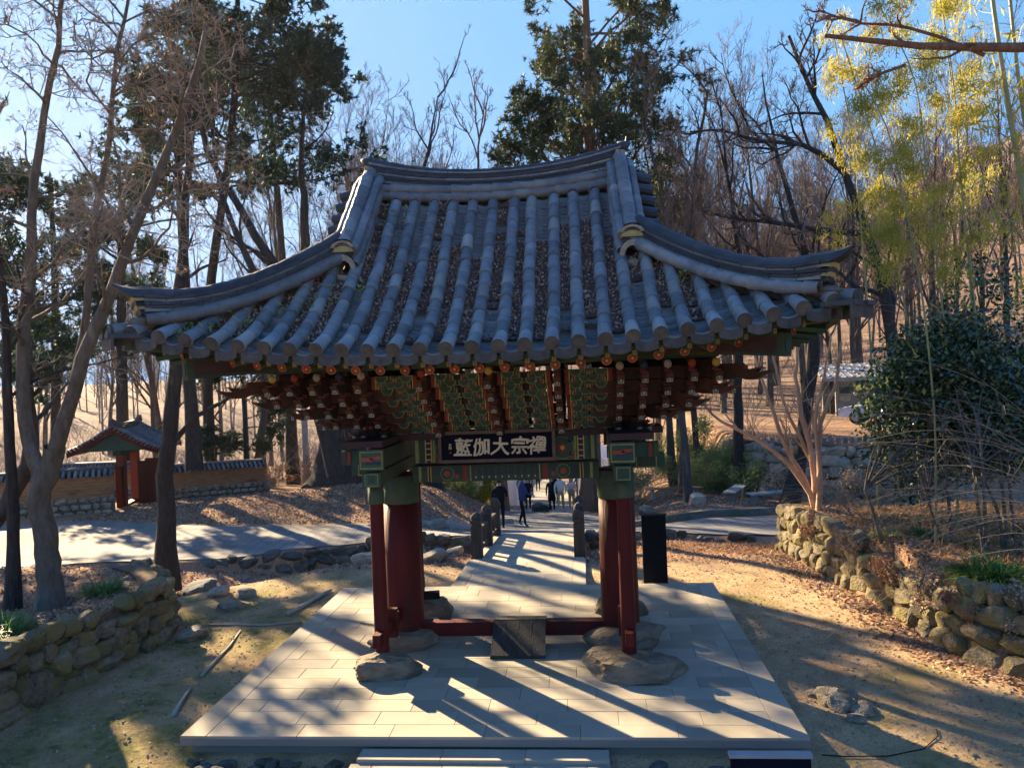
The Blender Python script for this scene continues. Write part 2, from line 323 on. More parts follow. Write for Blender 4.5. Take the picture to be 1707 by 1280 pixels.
gx = np.unique(np.concatenate([np.arange(-16, 14, .16), np.arange(-40, 40, .9), np.arange(-200, 200, 7.), np.linspace(-450, 450, 21)]))
gy = np.unique(np.concatenate([np.arange(-6, 17, .16), np.arange(-16, 60, .9), np.arange(-30, 440, 7.), np.linspace(-450, 450, 21)]))
GX, GY = np.meshgrid(gx, gy); GZ = H(GX, GY)
near = sst(26, 20, np.hypot(GX, GY-4)); GZ = GZ+near*.012*wob(GX, GY, 9, 2)
g = MB(); nx, ny = len(gx), len(gy)
i = (np.arange(ny-1)[:, None]*nx+np.arange(nx-1)[None]).ravel()
g.add(np.stack([GX, GY, GZ], -1).reshape(-1, 3), np.stack([i, i+1, i+nx+1, i+nx], -1))
ground = struct(g.build('ground', M['ground'], smooth=True))
cv = ground.data.color_attributes.new('cover', 'FLOAT_COLOR', 'POINT')
X, Y_ = GX.ravel(), GY.ravel()
lit = np.clip(sst(0, .5, X-wr_x(Y_)-.05)*sst(12, 8, Y_)+sst(0, .5, wl_x(Y_)-X-.1)*sst(4.5, 3, Y_)+sst(13.5, 15, Y_)+sst(4.6, 6.4, Y_)*sst(-.6, .2, road_near(X)-Y_), 0, 1)
lit = np.maximum(lit, .9*sst(-.9, .1, X-wr_x(Y_))*(Y_ < 8))
mos = np.clip(sst(-2.2, -3.6, X)*sst(8, 3, Y_)+.6*sst(-2.6, -3.4, Y_)+.5*sst(3.2, 4.2, X)*sst(0, -3, Y_), 0, 1)
cvd = np.stack([lit, mos, sst(24, 45, np.hypot(X, Y_)), np.ones_like(X)], -1)
cv.data.foreach_set('color', cvd.astype(np.float32).ravel())

# far mountain on the right
mt = MB(); az = np.radians(np.linspace(2, 62, 90)); el = np.interp(np.degrees(az), [2,8,12,16,20,24,30,40,62], [3,6,9.3,10.8,12.2,13.4,15,17,13])+.25*np.sin(az*60)+.15*np.sin(az*141+1)
rows = []
for k in range(24):
    t = k/23.; Rr = lerp(400, 290, t); hgt = np.tan(np.radians(el))*400*(1-t)**.9-5; hgt = hgt+6*np.sin(az*(50+0*t)+t*9)*t*(1-t)*4
    rows.append(np.stack([Rr*np.sin(az), Rr*np.cos(az)-11, hgt], -1))
rows = np.array(rows); n_ = rows.shape[1]; i = (np.arange(23)[:, None]*n_+np.arange(n_-1)[None]).ravel()
mt.add(rows.reshape(-1, 3), np.stack([i, i+1, i+n_+1, i+n_], -1)[:, ::-1])
mk('mountain_wood', (.16,.13,.12), (.24,.20,.18), scale=.05, rough=1, bump=.8, bscale=.16, bdist=6)
struct(mt.build('mountain', M['mountain_wood'], smooth=True))

# ---------------------------------------------------------------- road strips
def strip(name, mat, near_pts, far_pts, n=120, mrows=14, lift=.03, extra=None):
    b = MB(); a = np.array(near_pts, float); c = np.array(far_pts, float)
    def rs(p):
        d = np.r_[0, np.cumsum(np.hypot(*np.diff(p, axis=0).T))]; t = np.linspace(0, d[-1], n); return np.stack([np.interp(t, d, p[:, 0]), np.interp(t, d, p[:, 1])], -1)
    A, Cc = rs(a), rs(c); P = A[None]+(Cc-A)[None]*np.linspace(0, 1, mrows)[:, None, None]
    Z = H(P[..., 0], P[..., 1])+lift
    i = (np.arange(mrows-1)[:, None]*n+np.arange(n-1)[None]).ravel()
    b.add(np.concatenate([P, Z[..., None]], -1).reshape(-1, 3), np.stack([i, i+1, i+n+1, i+n], -1))
    return struct(b.build(name, mat, smooth=True))
xs = np.linspace(-26, 24, 60)
strip('road', M['road'], [(x, road_near(x)+.05) for x in xs], [(x, road_far(x)) for x in xs], 200, 26)
strip('path', M['road'], [(-2.6,13.6),(-3.2,18),(-3.0,26),(-4.6,40),(-6,56),(-8,75)], [(2.6,13.9),(2.2,18),(1.3,24.4),(.2,40),(-1.2,56),(-2.6,75)], 160, 14, lift=.036)
kb = MB()
def sweep(b, pts, w, h, m=0, dz=0, side=0):
    p = np.array(pts, float); t = np.gradient(p, axis=0); t[:, 2] = 0; t = unit(t); s = np.stack([-t[:, 1], t[:, 0], 0*t[:, 0]], -1)
    n = len(p); a = p+s*(w/2+side)+[0,0,dz]; c = p-s*(w/2-side)+[0,0,dz]; up = np.array([0,0,h])
    v = np.stack([a, c, c+up, a+up], 1).reshape(-1, 3); f = [(i*4+j, i*4+(j+1) % 4, i*4+4+(j+1) % 4, i*4+4+j) for i in range(n-1) for j in range(4)]
    b.add(v, f, m); b.F.append((np.array([[0,1,2,3]])+b.n-len(v), m)); b.F.append((np.array([[3,2,1,0]])+b.n-4, m)); return b
def onground(pts, n, dz=0):
    a = np.array(pts, float); d = np.r_[0, np.cumsum(np.hypot(*np.diff(a, axis=0).T))]; t = np.linspace(0, d[-1], n); x = np.interp(t, d, a[:, 0]); y = np.interp(t, d, a[:, 1]); return np.stack([x, y, H(x, y)+dz], -1)
struct(sweep(MB(), onground([(-5,14.6),(-2.9,15.6),(-2.0,17.2)], 12, -.05), .18, .22).build('kerb', M['concrete']))
struct(sweep(MB(), onground([(2.8,15.6),(8.6,15.4),(11.5,15.7)], 20, -.05), .25, .3).build('kerb', M['rock_dark']))

# ---------------------------------------------------------------- rock meshes
from mathutils import noise as mnoise
def rock_mesh(seed, sub=3, flat=.75, rough=.16, mat=None, boxy=.5, name='stone'):
    bm = bmesh.new(); bmesh.ops.create_icosphere(bm, subdivisions=sub, radius=1); r = random.Random(seed)
    ax = [Vector((r.gauss(0,1), r.gauss(0,1), r.gauss(0,1))).normalized() for _ in range(13)]; of = [r.uniform(.5, .88) for _ in ax]
    ph = [(r.uniform(1.5,4), r.uniform(0,6)) for _ in range(6)]
    for v in bm.verts:
        c = v.co.copy()
        for a, o in zip(ax, of):
            d = c.dot(a)
            if d > o: c -= a*(d-o)*1.0
        m = max(abs(c.x), abs(c.y), abs(c.z)); c = c.lerp(c/m*.8, boxy*.5)
        n = sum(math.sin(c[i % 3]*f*2+p) for i, (f, p) in enumerate(ph))/6
        c *= 1+rough*n
        if sub >= 4:
            q = Vector((seed*.37, seed*.11, 0)); c *= 1+.16*mnoise.noise(c*1.4+q)+.07*mnoise.noise(c*3.3+q)+.03*mnoise.noise(c*8+q)
        c.z *= flat; v.co = c
    me = bpy.data.meshes.new(name); bm.to_mesh(me); bm.free(); me.materials.append(mat)
    for p in me.polygons: p.use_smooth = False
    return me
RK = {k: [rock_mesh(s+i*3, 3, .85, .10, M[k], .75) for i in range(8)] for k, s in (('rock', 1), ('rock_moss', 40), ('rock_dark', 80))}
def stone_wall(name, label, pts, hfun, kind, sp=.34, parent_extra=None, depth=.35, core='earth', zb=None, seed=1, limit=300, cat='wall', batter=.12):
    """dry stone wall along pts (facing the right side of the travel direction)"""
    r = random.Random(seed); a = np.array(pts, float); d = np.r_[0, np.cumsum(np.hypot(*np.diff(a, axis=0).T))]
    W = thing(name, label, cat, (a[0][0], a[0][1], 0)); off = Vector((a[0][0], a[0][1], 0))
    def at(s): return np.interp(s, d, a[:, 0]), np.interp(s, d, a[:, 1])
    b = MB(); n = max(8, int(d[-1]/.4)); ss = np.linspace(0, d[-1], n); x, y = at(ss); tx, ty = np.gradient(x), np.gradient(y); L = np.hypot(tx, ty); nx_, ny_ = ty/L, -tx/L
    zb0 = np.array([(zb(q, w) if zb else hz(q+.5*e, w+.5*f)) for q, w, e, f in zip(x, y, nx_, ny_)]); top = np.array([hfun(s/d[-1]) for s in ss])
    v = []
    for i in range(n):
        for (o, z) in ((-.08, zb0[i]-.3), (-.10-batter, top[i]-.05), (-.10-batter-depth, top[i]-.05), (-.08-depth, zb0[i]-.3)): v.append((x[i]+nx_[i]*o-off.x, y[i]+ny_[i]*o-off.y, z))
    b.add(v, [(i*4+j, i*4+(j+1) % 4, i*4+4+(j+1) % 4, i*4+4+j) for i in range(n-1) for j in range(4)])
    b.build('earth_core', M[core], W)
    cnt = 0; s = 0; z0 = 0
    rows = 0; zz = 0
    while True:
        s = r.uniform(0, sp*.5); any_ = False; rh = sp*r.uniform(.62, .82)
        while s < d[-1]:
            w = sp*r.uniform(.6, 1.65); X_, Y2 = at(s+w/2); k = min(int((s+w/2)/d[-1]*(n-1)), n-1)
            zc = zb0[k]+zz+rh/2-.04; tp = top[k]
            if zc < tp+.02 and s+w/2 < d[-1]:
                any_ = True
                if cnt < limit:
                    frac = (zc-zb0[k])/max(.1, tp-zb0[k])
                    o = link('stone', r.choice(RK[kind]), W, (X_-nx_[k]*(batter*frac+.06)-off.x, Y2-ny_[k]*(batter*frac+.06)-off.y, zc+r.uniform(-.07,.07)))
                    o.rotation_euler = (r.uniform(-.25,.25), r.uniform(-.25,.25), math.atan2(ty[k], tx[k])+r.uniform(-.2,.2)+r.choice((0, math.pi)))
                    o.scale = (w*.66, sp*r.uniform(.45,.62), rh*.86); cnt += 1
            s += w*.97
        zz += rh
        if not any_: break
    return W
stone_wall('retaining_wall', 'rough mossy stone retaining wall of the planted terrace with the forked tan tree', WL, lambda t: .66+.06*math.sin(t*9), 'rock_moss', sp=.33, seed=3)
stone_wall('retaining_wall', 'tumbledown yellowish boulder wall holding the leaf-covered bank beside the dirt yard', WR, lambda t: .66+.10*math.sin(t*13), 'rock_moss', sp=.36, seed=8)
cw = [(x, road_near(x)-.16) for x in np.linspace(-13, -1.5, 24)]
stone_wall('retaining_wall', 'dark stone channel wall under the road edge left of the bridge', cw, lambda t: hz(np.interp(t, [0,1], [-13,-1.5]), road_near(np.interp(t, [0,1], [-13,-1.5]))+.3)+.0, 'rock_dark', sp=.36, seed=11, zb=lambda x, y: hz(x, y-.9))
cw = [(x, road_near(x)-.16) for x in np.linspace(1.2, 5.9, 14)]
stone_wall('retaining_wall', 'low channel wall along the road edge right of the bridge', cw, lambda t: hz(np.interp(t, [0,1], [1.2,5.9]), road_near(np.interp(t, [0,1], [1.2,5.9]))+.3), 'rock_dark', sp=.34, seed=12, zb=lambda x, y: hz(x, y-.6))
stone_wall('embankment_wall', 'tall sunlit fieldstone embankment below the car park', [(6.9,24.4),(7.6,22.0),(9.8,18.9),(12.4,17.6),(16,19.0)], lambda t: .76, 'rock', sp=.5, seed=14, limit=300, batter=.5, zb=lambda x, y: -1.5, depth=1.2)
def rocks(spots, kind, label, group=None, name='boulder'):
    for i, q in enumerate(spots):
        x, y, s = q[:3]; lb = q[3] if len(q) > 3 else label
        o = link(name, RK[kind][i % 6], None, (x, y, hz(x, y)+s*.18), (random.uniform(-.2,.2), random.uniform(-.2,.2), random.uniform(0,6)), (s, s*random.uniform(.7,.95), s*random.uniform(.55,.8)))
        tag(o, lb, 'boulder', group if len(q) <= 3 else None)
random.seed(4)
rocks([(-6.9,6.6,.55),(-6.1,7.0,.42),(-7.6,5.9,.45),(-8.3,6.9,.5),(-5.2,7.3,.5),(-4.3,8.3,.6),(-5.9,8.4,.45),(-3.4,8.0,.45),(-7.4,7.9,.5),(-2.6,9.2,.4),(-6.6,4.6,.33),(-7.0,5.2,.5),(-7.9,4.4,.5),(-9.3,5.6,.5),(-8.8,4.2,.42),(-9.9,7.0,.4)], 'rock_dark', 'dark mossy boulder lying in the dry creek bed left of the bridge', 'dark boulders in the creek bed')
rocks([(-5.6,3.5,.26,'small pale rock on the moss beyond the end of the left terrace wall'),(-6.2,3.6,.3,'flat rock just behind the corner of the left terrace wall'),(-5.5,2.5,.24,'grey rock lying alone on the mossy ground left of the stone platform'),(-5.35,.9,.3,'half-buried rock at the foot of the left terrace wall end')], 'rock', '')
rocks([(-3.0,6.5,.5),(-2.3,5.9,.42),(-1.95,6.6,.3),(-3.9,6.2,.38)], 'rock', 'pale flat boulder on the near bank by the bridge', 'pale boulders on the near bank')
rocks([(-1.85,17.6,.4),(-2.5,16.9,.35),(-4.0,14.9,.42),(-3.2,15.6,.3),(-3.6,16.1,.38)], 'rock', 'weathered rock at the foot of the leafy mound beside the road', 'rocks at the foot of the mound')
rocks([(-.9,25.9,.62,'dark boulder standing in the middle of the path between the walkers')], 'rock_dark', '')
rocks([(5.5,19.3,.5,'rock on the leaf litter right of the big brown tree'),(3.6,21,.4,'small rock beside the trunk of the big brown tree')], 'rock', '')
rocks([(4.0,-1.7,.18),(4.2,-1.85,.11),(4.1,-1.95,.2),(4.25,-2.1,.15),(3.95,-1.85,.12),(4.3,-1.6,.13),(4.12,-2.3,.13),(3.85,-1.6,.1),(4.35,-1.95,.12)], 'rock', 'small stone in the heap on the dirt right of the platform', 'stones heaped on the dirt yard', 'stone')

# ---------------------------------------------------------------- stone platform, steps and path to the bridge
def paving(parent, x0, x1, y0, y1, z, rowh, tl, seed, joint=.0045, th=.03, swap=False, zf=None, border=0, name='paving_stone'):
    r = random.Random(seed); cache = {}
    def tile(cx, cy, w, h):
        key = (round(w, 3), round(h, 3))
        if key not in cache:
            b = MB(); x, y = w/2-joint/2, h/2-joint/2; c = .003
            v = [(-x,-y,-th),(x,-y,-th),(x,y,-th),(-x,y,-th),(-x,-y,-c),(x,-y,-c),(x,y,-c),(-x,y,-c),(-x+c,-y+c,0),(x-c,-y+c,0),(x-c,y-c,0),(-x+c,y-c,0)]
            f = [(0,1,5,4),(1,2,6,5),(2,3,7,6),(3,0,4,7),(4,5,9,8),(5,6,10,9),(6,7,11,10),(7,4,8,11),(8,9,10,11)]
            b.add(v, f); cache[key] = b.mesh(name, M['granite'])
        zz = z if zf is None else zf(cy)
        o = link(name, cache[key], parent, (cx, cy, zz+r.uniform(-.0015,.0015)))
        if zf is not None: o.rotation_euler = (math.atan2(zf(cy+.1)-zf(cy-.1), .2), 0, 0)
    if border:
        for sx in (0, 1):
            n = max(1, int((y1-y0)/tl)); h = (y1-y0)/n
            for i in range(n): tile((x0+border/2) if sx == 0 else (x1-border/2), y0+h*(i+.5), border, h)
        X0, X1 = x0+border, x1-border; Y0, Y1 = y0, y1
        if zf is None:
            n = int((X1-X0)/tl); w = (X1-X0)/n
            for cy in (y0+border/2, y1-border/2):
                for i in range(n): tile(X0+w*(i+.5), cy, w, border)
            Y0, Y1 = y0+border, y1-border
    else: X0, X1, Y0, Y1 = x0, x1, y0, y1
    rows = max(1, round((Y1-Y0)/rowh)); rh = (Y1-Y0)/rows
    for k in range(rows):
        x = X0; off = (k*.37 % 1)*tl; edges = [X0]; q = X0+off
        while q < X1-.12:
            if q > X0+.12: edges.append(q)
            q += tl
        edges.append(X1)
        for a, b_ in zip(edges, edges[1:]): tile((a+b_)/2, Y0+rh*(k+.5), b_-a, rh)
PX, PY0, PY1 = 3.43, -3.0, 2.98
b = MB(); b.box((0, -.01, -.068), (2*PX, PY1-PY0, .075)); b.box((0, 0, -.22), (2*PX-.16, PY1-PY0-.16, .24))
plat = struct(b.build('stone_platform', M['granite_base']))
paving(plat, -PX, PX, PY0, PY1, 0, .335, .92, 2, border=.30)
b = MB(); b.box((0, -3.32, -.225), (2.70, .62, .10)); b.box((0, -4.6, -.255), (2.74, 2.64, .08)); steps = struct(b.build('stone_steps', M['granite_base']))
paving(steps, -1.34, 1.34, -3.25, -3.005, -.125, .24, .9, 4, th=.05)
paving(steps, -1.40, 1.35, -5.6, -3.26, -.165, .48, .62, 5, border=.24, th=.05)
zpath = lambda y: np.interp(y, [2.9,5.5,9.6,10.7], [-.03,-.12,-.42,-.62]).item()
b = MB(); ys = np.linspace(3.0, 5.5, 4)
sweep(b, [(-.12, y, zpath(y)-.14) for y in ys], 2.56, .12); appr = struct(b.build('path_approach', M['granite_base']))
paving(appr, -1.40, 1.14, 3.0, 5.5, 0, .33, .85, 6, zf=zpath, border=.26)
br = thing('stone_bridge', 'small stone bridge with dark low post railings crossing the dry channel', 'bridge', (-.12, 7.6, 0))
b = MB(); ys = np.linspace(5.5, 10.7, 9); sweep(b, [(0, y-7.6, zpath(y)-.34) for y in ys], 2.5, .31); b.build('bridge_slab', M['granite_base'], br)
sub = link('deck', bpy.data.meshes.new('deck'), br)   # paving carried by the slab
bpy.data.objects.remove(sub)
def pav_bridge():
    base = struct(MB().box((0,0,-.05), (.1,.1,.02)).build('tmp', M['granite_base']))
    paving(base, -1.22, 1.22, -2.1, 3.1, 0, .33, .8, 7, zf=lambda y: zpath(y+7.6))
    for c in list(base.children): c.parent = br
    bpy.data.objects.remove(base)
pav_bridge()
def post(x, y, z):
    b = MB(); b.box((0,0,.38), (.24,.24,.76), taper=.94); b.box((0,0,.79), (.19,.19,.06)); b.box((0,0,.85), (.26,.26,.07), taper=.9)
    b.lathe([(.12,.885),(.135,.92),(.12,.97),(.07,1.02),(.012,1.05)], 8, m=0); o = b.build('newel_post', M['wood_post'], br, loc=(x, y, z))
for sx in (-1, 1):
    for yy in (5.75, 7.6, 9.45):
        post(sx*1.13, yy-7.6, zpath(yy)-.03)
    for (ya, yb) in ((5.87,7.48),(7.72,9.33)):
        for hh, th in ((.58,.09),(.16,.10)):
            b = MB(); sweep(b, [(0, y-7.6, zpath(y)+hh-th/2) for y in np.linspace(ya, yb, 4)], .1, th); b.build('handrail', M['wood_post'], br, loc=(sx*1.13, 0, 0))
        for q in (.33, .66):
            yq = lerp(ya, yb, q); MB().box((sx*1.13, yq-7.6, zpath(yq)+.36), (.09,.12,.40)).build('baluster', M['wood_post'], br)
# ---------------------------------------------------------------- the main gate
G = thing('temple_gate', 'large painted temple gate with blue-grey tiled hip-and-gable roof on thick red pillars', 'temple gate', (.05,0,0))
DW = [M[k] for k in ('green_deep','line_yellow','red_bright','brown_arm','cream_paint','purple_dark','yellow_paint','blue_paint','green_paint','orange_paint')]
GD, LY, RB, BA, CP, PD, YP, BP, GP, OP = range(10)
# pillars
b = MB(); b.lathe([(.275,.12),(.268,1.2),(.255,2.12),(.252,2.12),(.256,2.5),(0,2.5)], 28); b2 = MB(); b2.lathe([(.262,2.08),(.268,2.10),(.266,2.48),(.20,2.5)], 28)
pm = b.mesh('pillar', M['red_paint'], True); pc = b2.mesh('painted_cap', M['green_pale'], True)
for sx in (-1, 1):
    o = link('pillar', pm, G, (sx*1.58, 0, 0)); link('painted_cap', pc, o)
b = MB(); b.lathe([(.098,.14),(.095,1.4),(.092,2.38)], 10); tm = b.mesh('side_post', M['red_paint'], True)
b = MB(); b.lathe([(.105,2.26),(.11,2.28),(.108,2.50),(.05,2.5)], 10); tc_ = b.mesh('painted_cap', M['green_pale'], True)
for sx in (-1, 1):
    for sy in (-1, 1):
        o = link('side_post', tm, G, (sx*1.63, sy*1.18, 0)); link('painted_cap', tc_, o)
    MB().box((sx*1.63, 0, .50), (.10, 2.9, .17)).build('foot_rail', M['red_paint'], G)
    for sy in (-1, 1):
        o = MB().box((sx*1.60, sy*.72, .52), (.15, .09, .40)).build('foot_rail_block', M['red_paint'], G)
    # longitudinal head beams
    o = MB().box((sx*1.63, 0, 2.60), (.20, 2.70, .18)).build('head_beam', M['green_paint'], G)
    o = MB().box((sx*1.63, 0, 2.85), (.24, 2.62, .25)).build('head_beam', M['green_paint'], G)
    for sy in (-1, 1):
        q = MB(); y = sy*1.31; q.box((sx*1.63, y+sy*.008, 2.85), (.33,.05,.28), GP)
        q.box((sx*1.63, y+sy*.036, 2.85), (.305,.012,.235), LY); q.box((sx*1.63, y+sy*.044, 2.85), (.27,.012,.195), GD); q.box((sx*1.63-.05, y+sy*.052, 2.86), (.15,.012,.05), OP, ry=.1); q.box((sx*1.63+.06, y+sy*.052, 2.88), (.14,.012,.04), OP, ry=-.1); q.box((sx*1.63+.03, y+sy*.053, 2.81), (.2,.012,.035), BP)
        q.build('painted_panel', DW, G)
        q = MB(); q.box((sx*1.63, sy*1.34, 2.59), (.24,.05,.19), GP); q.box((sx*1.63, sy*1.368, 2.59), (.18,.012,.165), LY); q.box((sx*1.63, sy*1.376, 2.59), (.155,.012,.14), GD); q.box((sx*1.63, sy*1.384, 2.6), (.08,.012,.09), GP)
        q.build('painted_panel', DW, G)
        q = MB(); q.box((sx*1.93, sy*1.0, 2.86), (.36,.16,.19), GD); q.box((sx*2.0, sy*(1.105), 2.86), (.05,.012,.18), RB); q.box((sx*2.07, sy*(1.085), 2.86), (.06,.012,.17), GP); q.build('cross_beam_end', DW, G)
    q = MB(); q.box((sx*2.0, 0, 2.60), (.56,.22,.20), GD); q.box((sx*2.02, -.136, 2.6), (.3,.012,.2), LY); q.box((sx*2.02, -.144, 2.6), (.26,.012,.16), GP); q.build('lintel_end', DW, G)
# lintels across the opening
lo = MB().box((0,0,2.50), (2.70,.34,.24)).build('lower_lintel', M['green_paint'], G)
up = MB().box((0,0,2.83), (2.66,.36,.34)).build('upper_lintel', M['green_paint'], G)
MB().box((0,0,3.055), (4.5,.62,.09)).build('bracket_plate', M['purple_dark'], G)
for sx in (-1, 1): MB().box((sx*1.75,0,3.055), (.55,2.7,.085)).build('bracket_plate', M['purple_dark'], G)
def disc(b, x, y, z, r, m, dy=.004, n=12, r0=0):
    a = np.arange(n)*2*np.pi/n
    v = [(x+r*math.cos(t), y, z+r*math.sin(t)) for t in a]; b.add(v, [list(range(n))], m)
for sy in (-1, 1):
    f = sy
    for sx in (-1, 1):
        q = MB(); y = f*.182
        def plate(x, z, w, h, m, k=1): q.box((sx*x, y+f*.004*k, z), (w,.008,h), m)
        plate(1.27,2.83,.05,.33,LY); plate(1.18,2.83,.06,.33,GD); plate(1.10,2.83,.10,.33,YP); plate(1.10,2.83,.07,.33,PD,2)
        for zz in (2.71,2.79,2.87,2.95): plate(1.10,zz,.07,.018,CP,3)
        plate(1.02,2.83,.03,.33,LY)
        for k, (r_, m_) in enumerate(((.165,LY),(.155,GD),(.125,GP),(.115,GD),(.085,BP),(.075,OP),(.035,YP))): disc(q, sx*.84, y+f*(.010+.002*k), 2.83, r_, m_, n=16)
        for k in range(6):
            a = k*1.047; disc(q, sx*.84+.055*math.cos(a), y+f*.026, 2.83+.055*math.sin(a), .026, RB, n=7)
        for xx, zz, rr, mm in ((.66,2.93,.05,BP),(.62,2.76,.06,BP),(.70,2.72,.035,OP),(.60,2.86,.035,YP),(.97,2.72,.04,OP),(.96,2.94,.04,BP),(.68,2.85,.03,YP)): disc(q, sx*xx, y+f*.012, zz, rr, mm, n=8); disc(q, sx*xx, y+f*.015, zz, rr*.5, GP, n=6)
        q.build('painted_panel', DW, up)
        q = MB(); y = f*.172
        plate(1.24,2.50,.04,.22,LY); plate(1.10,2.50,.05,.22,YP); plate(1.10,2.50,.03,.22,PD,2)
        for k, (r_, m_) in enumerate(((.10,LY),(.092,GD),(.06,GP),(.045,OP))): disc(q, sx*.84, y+f*(.010+.002*k), 2.50, r_, m_, n=14)
        for xx, zz, rr, mm in ((.99,2.54,.035,BP),(.70,2.54,.03,BP),(.99,2.45,.03,GP),(.70,2.46,.03,OP)): disc(q, sx*xx, y+f*.012, zz, rr, mm, n=8)
        plate(.58,2.50,.07,.22,RB); plate(.50,2.50,.02,.22,LY); q.build('painted_panel', DW, lo)
    q = MB(); y = f*.172
    q.box((0, y+f*.004, 2.50), (.96,.008,.20), GP)
    for i in range(30):
        x = -.46+i*.0317; q.box((x, y+f*.01, 2.52+.012*(i % 2)), (.016,.006,.10), (PD, GD, BP)[i % 3]); q.box((x+.008, y+f*.012, 2.44), (.02,.006,.03), (GP, CP, GD)[i % 3])
    q.build('painted_panel', DW, lo)
# threshold
MB().box((0,-.02,.215), (2.68,.18,.20)).build('threshold', M['red_paint'], G)
pr = thing('plank_ramp', 'dark weathered plank ramp leaning over the red threshold of the gate', 'ramp', (.18,-.1,0))
for i in range(4):
    q = MB(); q.box((-.285+i*.19, -.33, .185), (.184,.64,.035), 0, rx=.50); q.build('plank', M['wood_dark'], pr)
MB().box((0,.06,.340), (.76,.16,.03)).build('top_board', M['wood_dark'], pr)
MB().box((0,-.60,.022), (.76,.04,.04)).build('toe_board', M['wood_dark'], pr)

# base boulders
def base_stone(x, y, sx, sy, sz, rz, seed, label):
    me = rock_mesh(seed, 4, 1, .09, M['boulder'], .8, 'foundation_stone')
    o = link('foundation_stone', me, None, (x, y, sz*.30), (0,0,rz), (sx, sy, sz)); tag(o, label, 'boulder'); return o
base_stone(-1.55,-1.25,.52,.34,.24,.15,201,'rough foundation stone under the thin front post left of the ramp')
base_stone(1.70,-1.30,.70,.42,.25,-.05,214,'broad pale foundation stone under the thin front post right of the ramp')
base_stone(-1.50,-.05,.60,.62,.24,.1,223,'dark foundation stone under the thick left pillar')
base_stone(1.62,.0,.66,.66,.26,.3,237,'dark cracked foundation stone under the thick right pillar')
base_stone(-1.40,1.2,.46,.36,.28,.2,243,'brown foundation stone under the thin rear post on the left')
base_stone(1.72,1.22,.50,.4,.27,.6,256,'foundation stone under the thin rear post on the right')
o = MB().box((-1.36,1.02,.40), (.30,.16,.10), rz=.2).build('floodlight', M['cloth_black']); tag(o, 'small black floodlight resting on the rear left foundation stone', 'floodlight')

# bracket sets --------------------------------------------------
NT = 5; TY = [.36+.29*t for t in range(NT)]; TZ = [3.12+.165*t for t in range(NT)]
def claw_profile(y0, L):       # side view of an arm (y outward, z up) ending in an upturned beak
    p = [(0,0),(y0,0),(y0+L*.30,-.035),(y0+L*.62,-.03),(y0+L*.88,.02),(y0+L,.095),(y0+L*.80,.075),(y0+L*.60,.075),(y0+L*.62,.13),(y0+L*.45,.10),(y0+L*.25,.13),(y0,.155),(0,.155)]
    return p
def arm(t, L=.36, inner=0.0):
    b = MB(); Y = TY[t]; w = .042
    pr = [(0,0),(Y,0),(Y+.12*L/.36,-.05),(Y+.22*L/.36,-.052),(Y+.32*L/.36,-.012),(Y+.42*L/.36,.062),(Y+.30*L/.36,.040),(Y+.23*L/.36,.040),(Y+.29*L/.36,.098),(Y+.17*L/.36,.072),(Y+.09*L/.36,.078),(Y+.05*L/.36,.152),(0,.152)]
    b.ext([(-a, c) for a, c in pr], -w, w, 'x', BA)
    b.box((0,-Y-.05,.10), (.07,.10,.05), RB); L = .26
    # white pentagon flower plate hung on the nose
    y = -(TY[t]+.335); s = .040
    yb = y
    for k, (ss, m) in enumerate(((1.0,GP),(.86,CP),(.62,PD),(.36,CP))):
        yy = yb-.004*k; z0 = -.005; b.add([(-s*ss,yy,z0-s*ss),(s*ss,yy,z0-s*ss),(s*ss,yy,z0+s*.5*ss),(0,yy,z0+s*1.35*ss),(-s*ss,yy,z0+s*.5*ss)], [[0,1,2,3,4]], m)
    b.box((0, yb+.05, .085), (.075,.05,.012), OP)
    return b.mesh('bracket_arm', DW)
ARM = [arm(t) for t in range(NT)]
def boat(w, h, d=.10):   # painted cross-arm end with yellow edge
    b = MB(); o = [(-w/2,h/2),(-w/2,h*.15),(-w*.36,-h*.2),(-w*.26,-h/2),(w*.26,-h/2),(w*.36,-h*.2),(w/2,h*.15),(w/2,h/2)]
    b.ext(o, 0, d, 'y', LY); k = .84; b.ext([(x*k,z*k) for x, z in o], -.006, 0, 'y', GD); b.ext([(x*.5,z*.35-h*.05) for x, z in o], -.010, -.006, 'y', GP)
    return b.mesh('bracket_block', DW)
BO1, BO2 = boat(.165,.085), boat(.145,.08)
b = MB(); b.box((0,.05,0), (.05,.10,.15), RB); b.box((-.031,.045,0), (.012,.09,.15), YP); b.box((0,.055,.082), (.085,.11,.014), PD); STRIP = b.mesh('bracket_side', DW)
def lobe():
    b = MB(); b.box((0,.05,0), (.10,.08,.085), GD); b.box((.0,.006,.0), (.012,.006,.08), LY); b.box((0.035,.004,-.01), (.02,.006,.05), LY); b.add([(-.02,0.002,-.04),(.05,0.002,-.04),(.03,0.002,.04)], [[0,1,2]], RB); return b.mesh('bracket_lobe', DW)
LOBE = lobe()
b = MB(); b.ext([(-.09,-.07),(.09,-.07),(.055,.07),(-.055,.07)], 0, .02, 'y', PD); b.box((0,-.002,-.066), (.17,.006,.01), LY); TRAP = b.mesh('infill_panel', DW)
def bulb(m):
    b = MB(); b.lathe([(0,-.05),(.04,-.03),(.05,0),(.04,.045),(.0,.06)], 8, m=m); return b.mesh('painted_bud', DW, True)
BULB = [bulb(m) for m in (OP, YP, BP, CP)]
